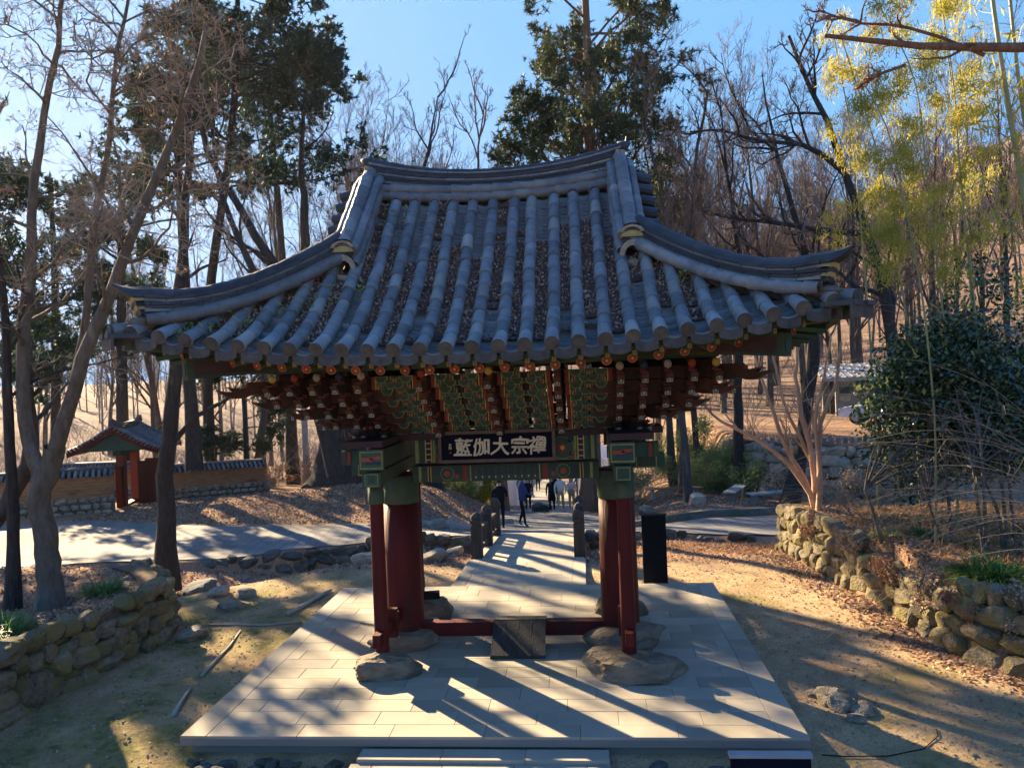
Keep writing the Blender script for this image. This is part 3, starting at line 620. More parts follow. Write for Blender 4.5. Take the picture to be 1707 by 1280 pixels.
def bracket_set(x, y, rz, full=True, tiers=range(NT), k=0, right=True, left=True):
    b = MB(); b.box((0,-.22,3.125), (.30,.16,.06), GP); b.ext([(-.17,3.10),(.17,3.10),(.21,3.21),(-.21,3.21)], -.33, -.25, 'y', LY); b.ext([(-.155,3.112),(.155,3.112),(.19,3.198),(-.19,3.198)], -.337, -.33, 'y', PD)
    b.box((0,-.75,4.0), (.07,1.5,.10), BA)
    o = b.build('bracket_set', DW, G, loc=(x, y, 0)); o.rotation_euler = (0,0,rz)
    for t in tiers:
        link('bracket_arm', ARM[t], o, (0,0,TZ[t]))
        if full:
            for s in ((-1,) if left else ())+((1,) if right else ()):
                link('bracket_side', STRIP, o, (s*.115, -TY[t]-.02, TZ[t]+.07), None, (-s,1,1))
                link('bracket_block', BO1, o, (s*.225, -TY[t]-.055, TZ[t]+.115))
                link('bracket_lobe', LOBE, o, (s*.215, -TY[t]-.03, TZ[t]+.03), None, (-s,1,1))
                link('bracket_block', BO2, o, (s*.335, -TY[t]-.01, TZ[t]+.035))
                link('bracket_lobe', LOBE, o, (s*.335, -TY[t]-.0, TZ[t]+.115), None, (s,1,1))
    link('painted_bud', BULB[k % 4], o, (0, -TY[4]-.17, TZ[4]+.17))
    return o
for sy, rz in ((-1,0),(1,math.pi)):
    for i, x in enumerate((-.85,0,.85)): bracket_set(x, 0, rz, k=i)
    for sx in (-1,1): bracket_set(sx*1.62, 0, rz, k=3, right=(sx*sy == 1), left=(sx*sy == -1))
    for x in (-1.24,-.425,.425,1.24):
        o = MB().box((x, sy*.95, 4.02), (.04,1.2,.04)).build('infill_bar', M['purple_dark'], G)
        for t in range(NT):
            if t: link('infill_panel', TRAP, G, (x, sy*(TY[t]-.06), TZ[t]+.08), (0,0,rz))
# side sets, stepping outwards
for sx in (-1,1):
    rz = sx*math.pi/2
    bracket_set(sx*1.3, 0, rz, full=True, k=1)
    for j, yy in enumerate((.36,.65,.94,1.23)):
        for sy in (-1,1):
            o = MB().box((0,-.9,TZ[min(4,j)]+.2), (.06,1.0,.05), BA).build('bracket_set', DW, G, loc=(sx*1.3, sy*yy, 0)); o.rotation_euler = (0,0,rz)
            for t in range(min(NT-1,j), NT): link('bracket_arm', ARM[t], o, (0,0,TZ[t]))
    for j in range(1,5):
        xx = 1.62+.29*j
        for sy in (-1,1):
            o = MB().box((0,-.8,4.0), (.07,1.3,.09), BA).build('bracket_set', DW, G, loc=(sx*xx, 0, 0)); o.rotation_euler = (0,0,0 if sy < 0 else math.pi)
            for t in range(j-1, NT): link('bracket_arm', ARM[t], o, (0,0,TZ[t]))
            link('painted_bud', BULB[(j+1) % 4], o, (0, -TY[4]-.16, TZ[4]+.17))
    # diagonal corner beaks
    for sy in (-1,1):
        o = MB().box((0,-1.0,3.95), (.10,1.8,.10), BA).build('bracket_set', DW, G, loc=(sx*1.45, sy*.12, 0)); o.rotation_euler = (0,0,math.atan2(sx, -sy) if sy < 0 else math.pi-math.atan2(sx, sy)); 
        o.rotation_euler = (0,0,math.atan2(sx*1.0, -sy*1.0)); 
        for t in range(NT): link('bracket_arm', ARM[t], o, (0,-.05-.12*t,TZ[t]), None, (1.2,1.12,1))
for sy in (-1,1):
    MB().tubes([[(-2.75,sy*1.55,4.10),(2.75,sy*1.55,4.10)]], [[.085,.085]], 12, cap=True).build('purlin', M['green_paint'], G, smooth=True)
for sx in (-1,1): MB().tubes([[(sx*2.78,-1.6,4.10),(sx*2.78,1.6,4.10)]], [[.085,.085]], 12, cap=True).build('purlin', M['green_paint'], G, smooth=True)
MB().box((0,0,4.12), (5.4,3.1,.05)).build('ceiling_board', M['purple_dark'], G)

# roof -----------------------------------------------------------
XE, HIPX, HIPY = 3.92, 1.95, -1.35
def ye(x): return -3.05-.24*(abs(x)/4)**3
def ze(x): return 4.21+.33*(min(abs(x), 4.2)/3.8)**2.6
def zr(x): return 6.40+.12*min(1, abs(x)/1.85)**2
def Sf(x, y):
    p = np.clip((y-ye(x))/(-.2-ye(x)), 0, 1); return ze(x)+(zr(x)-ze(x))*p**1.32
def yh(x): return HIPY-(abs(x)-HIPX)*(abs(ye(XE))+HIPY)/(XE-HIPX)
def Ss(x, y):
    ax = abs(x); z = Sf(ax, yh(ax)); xh = HIPX+max(0, (abs(y)+HIPY))/((abs(ye(XE))+HIPY)/(XE-HIPX)); w = np.clip((ax-xh)/(XE-xh+1e-6), 0, 1)
    return z-(.33*(XE/3.8)**2.6-.33*(abs(y)/3.2)**2.6)*w*.9
b = MB()    # roof deck
for sy in (-1,1):
    xs_ = np.linspace(-XE, XE, 60); n = 16; v = []
    for x in xs_:
        y0 = -.12 if abs(x) < 1.9 else yh(max(abs(x), HIPX)); 
        for k in range(n): y = lerp(ye(x)+.05, y0, k/(n-1)); v.append((x, -sy*y, Sf(x, y)-.10))
    f = [(i*n+k, (i+1)*n+k, (i+1)*n+k+1, i*n+k+1) for i in range(59) for k in range(n-1)]; b.add(v, f)
for sx in (-1,1):
    ys_ = np.linspace(-3.28, 3.28, 40); n = 12; v = []
    for y in ys_:
        xh = HIPX+max(0, (abs(y)+HIPY))/((abs(ye(XE))+HIPY)/(XE-HIPX))
        for k in range(n): x = lerp(XE, xh, k/(n-1)); v.append((sx*x, y, Ss(x, y)-.10))
    b.add(v, [(i*n+k, (i+1)*n+k, (i+1)*n+k+1, i*n+k+1) for i in range(39) for k in range(n-1)])
    b.add([(sx*1.9,-1.5,5.0),(sx*1.9,1.5,5.0),(sx*1.9,.12,6.45),(sx*1.9,-.12,6.45)], [[0,1,2,3]], 1)
roof = b.build('roof', [M['purple_dark'], M['red_bright']], G, smooth=False)
TL = .30
def half_tile(r0=.082, r1=.071, L=TL+.012, m=0, n=9, cap=False):
    b = MB(); a = np.linspace(-.25, math.pi+.25, n); v = []
    for (r_, y) in ((r0-.014,0),(r0,0),(r0,.03),(r1,L)): v += [(r_*math.cos(t), y, r_*math.sin(t)*1.0) for t in a]
    b.add(v, [(k*n+i, k*n+i+1, (k+1)*n+i+1, (k+1)*n+i) for k in range(3) for i in range(n-1)])
    return b
CT = half_tile().mesh('cover_tile', M['roof_tile'], True)
b = half_tile(.080,.072,.33); a = np.arange(16)*2*math.pi/16; b.add([(.080*math.cos(t),-.012,.080*math.sin(t)-.002) for t in a], [list(range(16))[::-1]], 1)
b.add([(.080*math.cos(t),-.012,.080*math.sin(t)-.002) for t in a]+[(.080*math.cos(t),.02,.080*math.sin(t)-.002) for t in a], [(i,(i+1)%16,(i+1)%16+16,i+16) for i in range(16)], 0)
for r_, yy in ((.066,-.016),(.054,-.0175)): b.add([(r_*math.cos(t),yy,r_*math.sin(t)-.004) for t in a], [list(range(16))[::-1]], 1)
ET = b.mesh('end_tile', [M['roof_tile_pale'], M['tile_end']], False)
b = MB(); n = 8; a = np.linspace(-1, 1, n); v = []
for (y, dz) in ((0.004,-.040),(0,0),(.28,0)): v += [(t*.125, y, .052*t*t+dz-.03) for t in a]
b.add(v, [(k*n+i, k*n+i+1, (k+1)*n+i+1, (k+1)*n+i) for k in range(2) for i in range(n-1)]); PTm = b; PT = b.mesh('pan_tile', M['roof_tile'], True)
b = MB(); v = [(t*.13, -.012, .052*t*t-.03) for t in a]+[(t*.116, -.040, -.128+.030*t*t+.0) for t in a]; b.add(v, [(i, i+1, n+i+1, n+i)[::-1] for i in range(n-1)])
v2 = [(x, y+.012, z) for x, y, z in v]; b.add(v2, [(i, i+1, n+i+1, n+i) for i in range(n-1)]); b.add([v[n+i] for i in range(n)]+[v2[n+i] for i in range(n)], [(i, i+1, n+i+1, n+i)[::-1] for i in range(n-1)]); DT = b.mesh('drip_tile', M['tile_end'], True)
rr = random.Random(7)
rows_x = [-.0+.283*i for i in range(-13, 14)]
def walk(fz, x, y0, y1, step):     # points along a slope profile at equal arc length
    out = []; y = y0
    while y < y1-.02:
        z = fz(x, y); dy = step*.95; s = (fz(x, y+dy)-fz(x, y))/dy; ang = math.atan(s); out.append((y, z, ang)); y += step*math.cos(ang)
    return out
cnt = 0; extra = MB(); pans = []
def top_y(x): return -.18 if abs(x) < 1.72 else (HIPY-.05 if abs(x) < HIPX else yh(x)-.02)
for x in rows_x:
    y0 = ye(x); jx = 0
    for k, (y, z, ang) in enumerate(walk(Sf, x, y0, top_y(x), TL)):
        jx += rr.uniform(-.006,.006); me = ET if k == 0 else CT
        o = link('end_tile' if k == 0 else 'cover_tile', me, roof, (x+jx, y-(.03 if k == 0 else 0), z+rr.uniform(-.004,.004)), (ang+rr.uniform(-.02,.02), 0, rr.uniform(-.025,.025)))
        cnt += 1
ch_x = [(a+c)/2 for a, c in zip(rows_x[:-1], rows_x[1:])]+[rows_x[0]-.142]
for x in ch_x:
    lst = walk(Sf, x, ye(x)+.01, top_y(x), .088)
    link('drip_tile', DT, roof, (x, ye(x)-.0, ze(x)-.045), (.15,0,0))
    for k, (y, z, ang) in enumerate(lst): pans.append((k, x, y, z-.030, ang-.30))
pans.sort(key=lambda q: q[0])
ex = MB()
for i, (k, x, y, z, ang) in enumerate(pans):
    if i < 296: link('pan_tile', PT, roof, (x, y, z), (ang, 0, rr.uniform(-.03,.03)))
    else: ex.merge(PTm, Matrix.Translation((x+rr.uniform(-.004,.004), y, z+rr.uniform(-.003,.003))) @ Euler((ang,0,rr.uniform(-.03,.03))).to_matrix().to_4x4())
stuff(ex.build('pan_tiles', M['roof_tile'], roof, smooth=True))
# back and side slopes: rows of tiles, each row one part
CTb, PTb = half_tile(), PTm
for x in rows_x:
    b = MB()
    for k, (y, z, ang) in enumerate(walk(Sf, x, ye(x), top_y(x), TL)): b.merge(CTb, Matrix.Rotation(math.pi, 4, 'Z') @ Matrix.Translation((-x, y, z)) @ Matrix.Rotation(ang, 4, 'X'))
    b.build('cover_tile_row', M['roof_tile'], roof, smooth=True)
for sx in (-1,1):
    for i in range(-11,12):
        y_ = i*.283; xh = HIPX+max(0, (abs(y_)+HIPY))/((abs(ye(XE))+HIPY)/(XE-HIPX)); b = MB(); xx = XE+.05
        fz = lambda q, u: Ss(-u, q)
        for k, (u, z, ang) in enumerate(walk(lambda a_, u: Ss(-u, a_), y_, -xx, -xh-.02, TL)):
            b.merge(CTb, Matrix.Rotation(sx*math.pi/2, 4, 'Z') @ Matrix.Translation((y_*sx, u, z)) @ Matrix.Rotation(ang, 4, 'X'))
        if b.n: b.build('cover_tile_row', M['roof_tile'], roof, smooth=True)
# ridges
def ridge(name, path, hts, w, ncourse=6, cap_r=.085, taper=1.0, seed=1, base_rolls=1, capname='ridge_cap_tile', tile=.30, endlift=0):
    """stacked course ridge: path = base points, hts = height at each point"""
    r = random.Random(seed); p = np.array(path, float); d = np.r_[0, np.cumsum(np.linalg.norm(np.diff(p, axis=0), axis=1))]
    def at(s): return np.array([np.interp(s, d, p[:, i]) for i in range(3)])
    def ht(s): return np.interp(s, d, hts)
    R_ = thing_part(name)
    def course(f0, f1, hw, mat, cname, gap=.004, jit=.006):
        b = MB(); s = -r.uniform(0, tile)
        while s < d[-1]:
            a = max(s, 0); e = min(s+tile, d[-1])
            if e-a > .02:
                A, Bp = at(a+gap), at(e-gap); t = Bp-A; t[2] = 0; t /= np.linalg.norm(t)+1e-9; sd_ = np.array([-t[1], t[0], 0]); j = r.uniform(-jit, jit); v = []
                for q, s_ in ((A, a), (Bp, e)):
                    h0, h1 = ht(s_)*f0, ht(s_)*f1
                    v += [q+sd_*(hw+j)+[0,0,h0], q-sd_*(hw+j)+[0,0,h0], q-sd_*(hw+j)+[0,0,h1], q+sd_*(hw+j)+[0,0,h1]]
                b.add(v, [(0,1,2,3),(7,6,5,4),(0,4,5,1),(1,5,6,2),(2,6,7,3),(3,7,4,0)])
            s += tile
        b.build(cname, M[mat], R_)
    f0 = .0
    if base_rolls:
        for side in (-1,1):
            for rrn in range(base_rolls):
                b = MB(); s = -r.uniform(0, tile)
                while s < d[-1]:
                    a, e = max(s, 0), min(s+tile, d[-1])
                    if e-a > .02:
                        A, Bp = at(a), at(e); t = Bp-A; t[2] = 0; t /= np.linalg.norm(t)+1e-9; sd_ = np.array([-t[1], t[0], 0]); zz = .07+rrn*.115
                        b.tubes([[A+sd_*side*(w+.01-.03*rrn)+[0,0,zz], Bp+sd_*side*(w+.01-.03*rrn)+[0,0,zz]]], [[.078,.062]], 10)
                    s += tile
                b.build('ridge_roll', M['roof_tile'], R_, smooth=True)
        f0 = None
    hm = float(np.mean(hts)); start = (.03+.105*base_rolls)/hm if base_rolls else 0; end = 1-cap_r*.9/hm
    for c in range(ncourse):
        a = lerp(start, end, c/ncourse); e = lerp(start, end, (c+.78)/ncourse)
        course(a, e, w*(1-.10*(c % 2))*lerp(1, taper, c/ncourse), 'roof_tile_dark' if c % 3 else 'roof_tile', 'ridge_course')
        course(e, lerp(start, end, (c+1)/ncourse), w*.82*lerp(1, taper, c/ncourse), 'roof_tile_dark', 'ridge_bed', gap=0, jit=0)
    s = 0; nn = max(1, round(d[-1]/tile)); tl = d[-1]/nn
    for i in range(nn):
        A, Bp = at(i*tl)+[0,0,ht(i*tl)-cap_r*.9], at((i+1)*tl+.015)+[0,0,ht(min(d[-1], (i+1)*tl))-cap_r*.9]
        b = MB(); b.tubes([[(A+(Bp-A)*q) for q in (0,.08,1)]], [[cap_r*1.07,cap_r*1.07,cap_r*.95]], 12, cap=True); b.build(capname, M['roof_tile' if name == 'gable_ridge' else 'roof_tile_dark'], R_, smooth=False)  # sky-lit tops of the gable caps are put in as lighter tile colour
    return R_
def thing_part(name):
    b = MB(); b.box((0,0,0), (.002,.002,.002)); return G   # ridge pieces hang straight on the gate
u = np.linspace(-1, 1, 25); RXH = 1.83
rid = ridge('main_ridge', [(RXH*q, 0, 6.40+.12*q*q) for q in u], [.50+.14*abs(q)**2.2+.06*q*0 for q in u], .135, ncourse=7, cap_r=.07, base_rolls=2, seed=2)
for sx in (-1,1):      # upturned dark end tile of the main ridge and mortar beneath
    z = 6.52+.64
    q = MB(); q.tubes([[(sx*1.80,0,z-.07),(sx*1.90,0,z-.05),(sx*1.97,0,z-.01)]], [[.085,.07,.02]], 10, cap=True); q.build('ridge_end_tile', M['roof_tile_dark'], G, smooth=True)
    me = rock_mesh(300+sx, 3, 1, .12, M['mortar'], .6, 'mortar_lump'); link('mortar_lump', me, G, (sx*1.80,-.16,6.86), None, (.10,.10,.20)); link('mortar_lump', me, G, (sx*1.74,-.24,6.66), None, (.07,.10,.14))
b = MB(); b.tubes([[(1.9,0,7.12),(1.91,0,7.24)]], [[.012,.004]], 5); b.build('iron_spike', M['metal_sheet'], G)
for sx in (-1,1):
    for sy in (-1,1):
        ys_ = np.linspace(-.12, -1.50, 14); pth = [(sx*(1.80+.04*k/13), sy*-y, Sf(1.8, y)+.03) for k, y in enumerate(ys_)]
        ridge('gable_ridge', pth, [.40+.05*(1-k/13) for k in range(14)], .125, ncourse=4, cap_r=.088, base_rolls=1, seed=20+sx+2*sy, tile=.26)
        # second line of cover tiles along the inner shoulder
        for side in (-1,1):
            for k in range(5):
                A = np.array(pth[k*13//5]); Bq = np.array(pth[(k+1)*13//5]); o_ = [side*.13,0,.27]
                MB().tubes([[A+o_, A+(Bq-A)*.1+o_, Bq+o_]], [[.07,.07,.062]], 9, cap=True).build('shoulder_tile', M['roof_tile'], G)
        # verge tiles pointing outwards over the gable
        for k in range(7):
            y = lerp(-.25,-1.45,k/6); z = Sf(1.8, y)+.10
            b = MB(); b.tubes([[(sx*1.85,-sy*y,z+.06),(sx*2.22,-sy*y,z-.02)]], [[.07,.075]], 9, cap=True); b.build('verge_tile', M['roof_tile_dark'], G)
            b = MB(); b.box((sx*2.04,-sy*(y+.10),z-.02), (.36,.16,.03), ry=sx*.2); b.build('verge_tile', M['roof_tile_dark'], G)
        # mouth of the gable ridge
        A = np.array(pth[-1]); q = MB(); y_ = A[1]
        a = np.linspace(0, math.pi, 9)
        def arch(r0, r1, dz, dy, m, sq=.8):
            v = [(A[0]+r*math.cos(t), y_+sy*dy*-1*-1, A[2]+dz+r*sq*math.sin(t)) for r in (r0, r1) for t in a]; v2 = [(x, y-sy*.12, z) for x, y, z in v]
            n_ = 9; q.add(v+v2, [(i, i+1, n_+i+1, n_+i) for i in range(n_-1)]+[(2*n_+n_+i, 2*n_+n_+i+1, n_+i+1, n_+i) for i in range(n_-1)]+[(i, i+1, 2*n_+i+1, 2*n_+i) for i in range(n_-1)], m)
        arch(.0,.15,.10,.02,2); arch(.10,.165,.02,.04,0,1.15); arch(.0,.14,.245,.035,1,.55); arch(.10,.15,.30,.055,0,.6); arch(.0,.125,.345,.04,2,.55)
        q.box((A[0]-.135,y_+sy*.02,A[2]-.02), (.05,.08,.14), 0); q.box((A[0]+.135,y_+sy*.02,A[2]-.02), (.05,.08,.14), 0)
        q.build('ridge_mouth', [M['mortar'], M['mortar_yellow'], M['hollow_shade']], G)
        link('mortar_lump', rock_mesh(310+sx+3*sy, 3, 1, .15, M['mortar'], .5, 'mortar_lump'), G, (A[0], y_-sy*.02, A[2]-.10), None, (.17,.14,.09))
        # hip ridge
        N = 16; pth = []; hts = []
        for k in range(N):
            t = k/(N-1); x = lerp(1.93, 3.68, t); y = yh(x); pth.append((sx*x, -sy*y, Sf(x, y)+.02)); hts.append(lerp(.40,.30,t)+.14*t**5+.05*math.sin(t*3.1)*0)
        ridge('hip_ridge', pth, hts, .125, ncourse=5, cap_r=.078, base_rolls=1, seed=30+sx+2*sy, tile=.33)
        E_ = np.array(pth[-1]); D_ = E_-np.array(pth[-2]); D_ /= np.linalg.norm(D_); sd2 = np.array([-D_[1], D_[0], 0]); top = hts[-1]
        q = MB(); c0 = E_+[0,0,top-.09]; sec = [(-.12,-.04),(-.09,.05),(0,.085),(.09,.05),(.12,-.04)]; v = []
        for s_, (dz, sc_) in ((-.10,(0,1.)),(.10,(.02,.95)),(.20,(.06,.7)),(.29,(.13,.25))):
            for (a_, c_) in sec: v.append(c0+D_*s_+sd2*a_*sc_+[0,0,dz+c_*sc_])
        q.add(v, [(i*5+j, i*5+(j+1) % 5, i*5+5+(j+1) % 5, i*5+5+j) for i in range(3) for j in range(5)]+[(15,16,17,18)], 2)
        for k, (dz, m) in enumerate(((-.05,1),(-.10,2),(-.145,1),(-.20,2))):
            pts = [c0+D_*(.10-.02*k)+sd2*a_*.95+[0,0,dz+c_*.4] for a_, c_ in sec]; pts2 = [z_-[0,0,.045]-D_*.02 for z_ in pts]; bk = [z_-D_*.14 for z_ in pts]
            q.add(pts+pts2+bk, [(i, i+1, 5+i+1, 5+i) for i in range(4)]+[(10+i, 10+i+1, i+1, i) for i in range(4)], m)
        q.build('ridge_mouth', [M['mortar'], M['mortar_yellow'], M['roof_tile_dark']], G)
        link('mortar_lump', rock_mesh(320+sx+3*sy, 3, 1, .12, M['rock'], .7, 'mortar_lump') if 0 else rock_mesh(320+sx+3*sy, 3, 1, .12, M['boulder'], .7, 'mortar_lump'), G, tuple(E_+[0,-.02,.03]), (0,0,math.atan2(D_[1], D_[0])), (.20,.14,.09))
        # corner cover tiles running to the very tip
        for k in range(1):
            A = E_+D_*(.02+.24*k)+[0,0,-.02]; Bq = E_+D_*(.32+.24*k)+[0,0,-.03]; q = MB(); q.tubes([[A,Bq]], [[.085,.09]], 14, cap=True)
            q.tubes([[Bq-D_*.01,Bq+D_*.02]], [[.093,.094]], 14, m=1, cap=True)
            q.build('corner_tile', [M['roof_tile'], M['tile_end']], G)
        for s_ in (-1,1):
            q = MB(); q.box(tuple(E_+D_*.22+sd2*s_*.13+[0,0,-.09]), (.36,.16,.05), rz=math.atan2(D_[1], D_[0])); q.build('pan_tile', M['roof_tile_dark'], G)
            q = MB(); q.box(tuple(E_+D_*.36+sd2*s_*.11+[0,0,-.15]), (.03,.22,.15), rz=math.atan2(D_[1], D_[0])); q.build('drip_tile', M['tile_end'], G)

# rafters ----------------------------------------------------------
def flower_disc(b, P0, D, r):
    D = np.array(D); D = D/np.linalg.norm(D); s = np.cross(D, [0,0,1]); s /= np.linalg.norm(s); u_ = np.cross(s, D); P0 = np.array(P0)
    def ring(rad_, off, m, n=12, c=(0,0)):
        b.add([P0+D*off+s*(c[0]+rad_*math.cos(t))+u_*(c[1]+rad_*math.sin(t)) for t in np.arange(n)*2*math.pi/n], [list(range(n))[::-1]], m)
    ring(r, .001, LY); ring(r*.93, .003, OP)
    for k in range(6): a_ = k*1.047; ring(r*.30, .005, RB, 6, (r*.52*math.cos(a_), r*.52*math.sin(a_)))
    ring(r*.24, .007, YP, 8); ring(r*.12, .009, CP, 6)
def zt(x): return 3.985+.36*(abs(x)/3.8)**2.6
for sy in (-1,1):
    k = -12
    for k in range(-12,13):
        x = k*.287; ax = abs(x); yt = -2.52-.22*(ax/4)**3; f = sst(2.0, 3.6, ax).item() if True else 0
        root = (lerp(x, math.copysign(2.0, x), sst(1.9,2.3,ax).item()) if ax > 1.9 else x, -1.2, 4.62)
        tip = (x, yt, zt(x)); b = MB(); P0 = np.array([tip, root])*[1,-sy,1]; mid = P0[0]*.82+P0[1]*.18
        b.tubes([[P0[0], mid]], [[.056,.058]], 10, m=GP); b.tubes([[mid, P0[1]]], [[.058,.06]], 8, m=BA)
        flower_disc(b, P0[0], P0[0]-P0[1], .058); b.build('rafter', DW, roof)
        yt2 = ye(x)+.16; tip = np.array((x, yt2, ze(x)-.17)); root = np.array((lerp(x, root[0], .6), -1.9, zt(x)+.26)); tip = tip*[1,-sy,1]; root = root*[1,-sy,1]
        b = MB(); dd = tip-root; L = np.linalg.norm(dd); n1 = np.cross(dd, [0,0,1]); n1 /= np.linalg.norm(n1); n2 = np.cross(n1, dd)/L; v = []
        for q, w_ in ((root,.04),(tip,.034)):
            for (a_, c_) in ((-1,-1),(1,-1),(1,1),(-1,1)): v.append(q+n1*a_*w_+n2*c_*w_*1.2)
        b.add(v, [(0,1,5,4),(1,2,6,5),(2,3,7,6),(3,0,4,7)], GD); b.add(v[4:], [[0,1,2,3]], GP)
        P1 = tip; b.add([P1+dd/L*.004+n1*a_*.022+n2*c_*.024 for (a_, c_) in ((-1,-1),(1,-1),(1,1),(-1,1))], [[0,1,2,3]], LY); b.add([P1+dd/L*.007+n1*a_*.012+n2*c_*.014 for (a_, c_) in ((-1,-1),(1,-1),(1,1),(-1,1))], [[0,1,2,3]], OP)
        b.build('flying_rafter', DW, roof)
    xs2 = np.linspace(-3.9, 3.9, 40)
    sweep(MB(), [(x, -sy*(ye(x)+.14), ze(x)-.135) for x in xs2], .05, .07).build('eave_board', M['green_paint'], roof)
    sweep(MB(), [(x, -sy*(-2.47-.22*(abs(x)/4)**3), zt(x)+.055) for x in np.linspace(-3.5, 3.5, 36)], .06, .06).build('eave_board', M['green_deep'], roof)
    # soffit between rafters and flying rafters
    b = MB(); v = []; n = 40
    for x in xs2:
        x3 = x*.93; v += [(x, -sy*(ye(x)+.10), ze(x)-.06),(x3, -sy*(-2.45-.2*(abs(x3)/4)**3), zt(x3)+.15),(x3*.8, -sy*-1.3, 4.75)]
    b.add(v, [(i*3+k, i*3+3+k, i*3+4+k, i*3+1+k) for i in range(n-1) for k in range(2)]); b.build('soffit', M['green_deep'], roof)
for sx in (-1,1):
    for k in range(-8,9):
        y = k*.287; b = MB(); tip = np.array((sx*(3.42+.15*(abs(y)/3)**3), y, zt(3.3)-.12+.18*(abs(y)/2.6)**2.6)); root = np.array((sx*2.0, np.clip(y,-1.3,1.3), 4.6))
        b.tubes([[tip, root]], [[.056,.06]], 8, m=BA); flower_disc(b, tip, tip-root, .058); b.build('rafter', DW, roof)
        tip = np.array((sx*(XE-.12), y*1.12, Ss(XE-.02, y*1.12)-.16)); root = tip+[-sx*.9, -y*.08, .14]; b = MB(); b.tubes([[tip, root]], [[.045,.05]], 4, m=GD); b.build('flying_rafter', DW, roof)
    ys2 = np.linspace(-3.0,3.0,24); b = MB(); v = []
    for y in ys2: v += [(sx*(XE-.08), y*1.07, Ss(XE-.02, y*1.07)-.08),(sx*3.35, y*.85, zt(3.3)+.05+.18*(abs(y)/3)**2.6),(sx*2.2, y*.45, 4.75)]
    b.add(v, [(i*3+k, i*3+3+k, i*3+4+k, i*3+1+k) for i in range(23) for k in range(2)]); b.build('soffit', M['green_deep'], roof)
    sweep(MB(), [(sx*(XE-.10), y, Ss(XE-.02, y)-.13) for y in np.linspace(-3.1,3.1,24)], .05, .07).build('eave_board', M['green_paint'], roof)
    for sy in (-1,1):
        # big corner rafters, lower and upper
        for (r0, r1, w_, h_) in (((1.5,1.1,4.25),(3.30,2.80,4.10),.16,.22),((2.4,1.9,4.30),(3.80,3.16,4.42),.15,.17)):
            A = np.array(r0)*[sx,sy,1]; Bq = np.array(r1)*[sx,sy,1]; dd = Bq-A; L = np.linalg.norm(dd); dd /= L; n1 = np.cross(dd, [0,0,1]); n1 /= np.linalg.norm(n1); n2 = np.cross(n1, dd)
            def bx(b, a0, a1, w, h, m, o=0):
                v = []
                for q in (A+dd*L*a0, A+dd*L*a1):
                    for (a_, c_) in ((-1,-1),(1,-1),(1,1),(-1,1)): v.append(q+n1*a_*w/2+n2*(c_*h/2+o))
                b.add(v, [(0,1,5,4),(1,2,6,5),(2,3,7,6),(3,0,4,7),(3,2,1,0),(4,5,6,7)], m)
            b = MB(); bx(b, 0, 1, w_, h_, PD); bx(b, .45, 1.012, w_+.012, .035, GP, -h_/2+.012); bx(b, .45, 1.012, w_+.012, .03, GP, h_/2-.01); bx(b, .985, 1.016, w_+.014, h_+.02, GP); bx(b, 1.0, 1.02, w_*.6, h_*.6, GD)
            b.build('corner_rafter', DW, roof)

# signboard -------------------------------------------------------
sb = thing('signboard', 'black signboard with five gold brush characters in a brown frame above the gate opening', 'sign', (-.03,-.40,2.90)); sb.rotation_euler = (-.10,0,0)
MB().box((0,0,0), (1.56,.03,.37)).build('board', M['sign_black'], sb)
for (c, d_) in (((0,-.01,.20),(1.66,.06,.045)),((0,-.01,-.20),(1.66,.06,.045)),((-.807,-.01,0),(.045,.058,.354)),((.807,-.01,0),(.045,.058,.354))): MB().box(c, d_).build('frame', M['sign_frame'], sb)
def glyph(ch, size, x, z, weight, name='character', mat='letter_gold', shear=.12, ext=.004, thick=0):
    cu = bpy.data.curves.new('txt', 'FONT'); cu.body = ch; cu.size = size; cu.align_x = 'CENTER'; cu.align_y = 'CENTER'; cu.offset = weight; cu.extrude = ext; cu.shear = shear; cu.resolution_u = 3
    t = bpy.data.objects.new('txt', cu); COL.objects.link(t); dg = bpy.context.evaluated_depsgraph_get(); me = bpy.data.meshes.new_from_object(t.evaluated_get(dg))
    bpy.data.objects.remove(t)
    co = np.zeros(len(me.vertices)*3, np.float32); me.vertices.foreach_get('co', co); co = co.reshape(-1, 3)
    if len(co):
        c = (co.max(0)+co.min(0))/2; co -= c; s = size; co[:, 0] += .05*s*np.sin(co[:, 1]/s*5+co[:, 0]/s*3+ord(ch[0])); co[:, 1] += .04*s*np.sin(co[:, 0]/s*6+ord(ch[0]) % 5)
        me.vertices.foreach_set('co', co.ravel())
    me.materials.clear(); me.materials.append(M[mat]); print('glyph', len(me.vertices))
    if thick:
        bm = bmesh.new(); 
        for i, (dx, dz) in enumerate(((0,0),(thick,0),(-thick,0),(0,thick),(0,-thick),(thick*.7,thick*.7),(-thick*.7,-thick*.7))):
            m3 = me.copy(); m3.transform(Matrix.Translation((dx, dz, i*.0004))); bm.from_mesh(m3); bpy.data.meshes.remove(m3)
        bm.to_mesh(me); bm.free()
    return link(name, me, sb, (x, -.020, z), (math.pi/2, 0, 0))
for ch, x in zip('藍伽大宗禪', (-.475,-.215,.05,.325,.575)): glyph(ch, .26, x, 0, .0, thick=.0055)
glyph('海\n岡', .042, -.66, .01, .001, name='small_inscription', shear=0)
MB().box((-.66,-.018,-.075), (.03,.006,.03)).build('seal', M['red_bright'], sb)
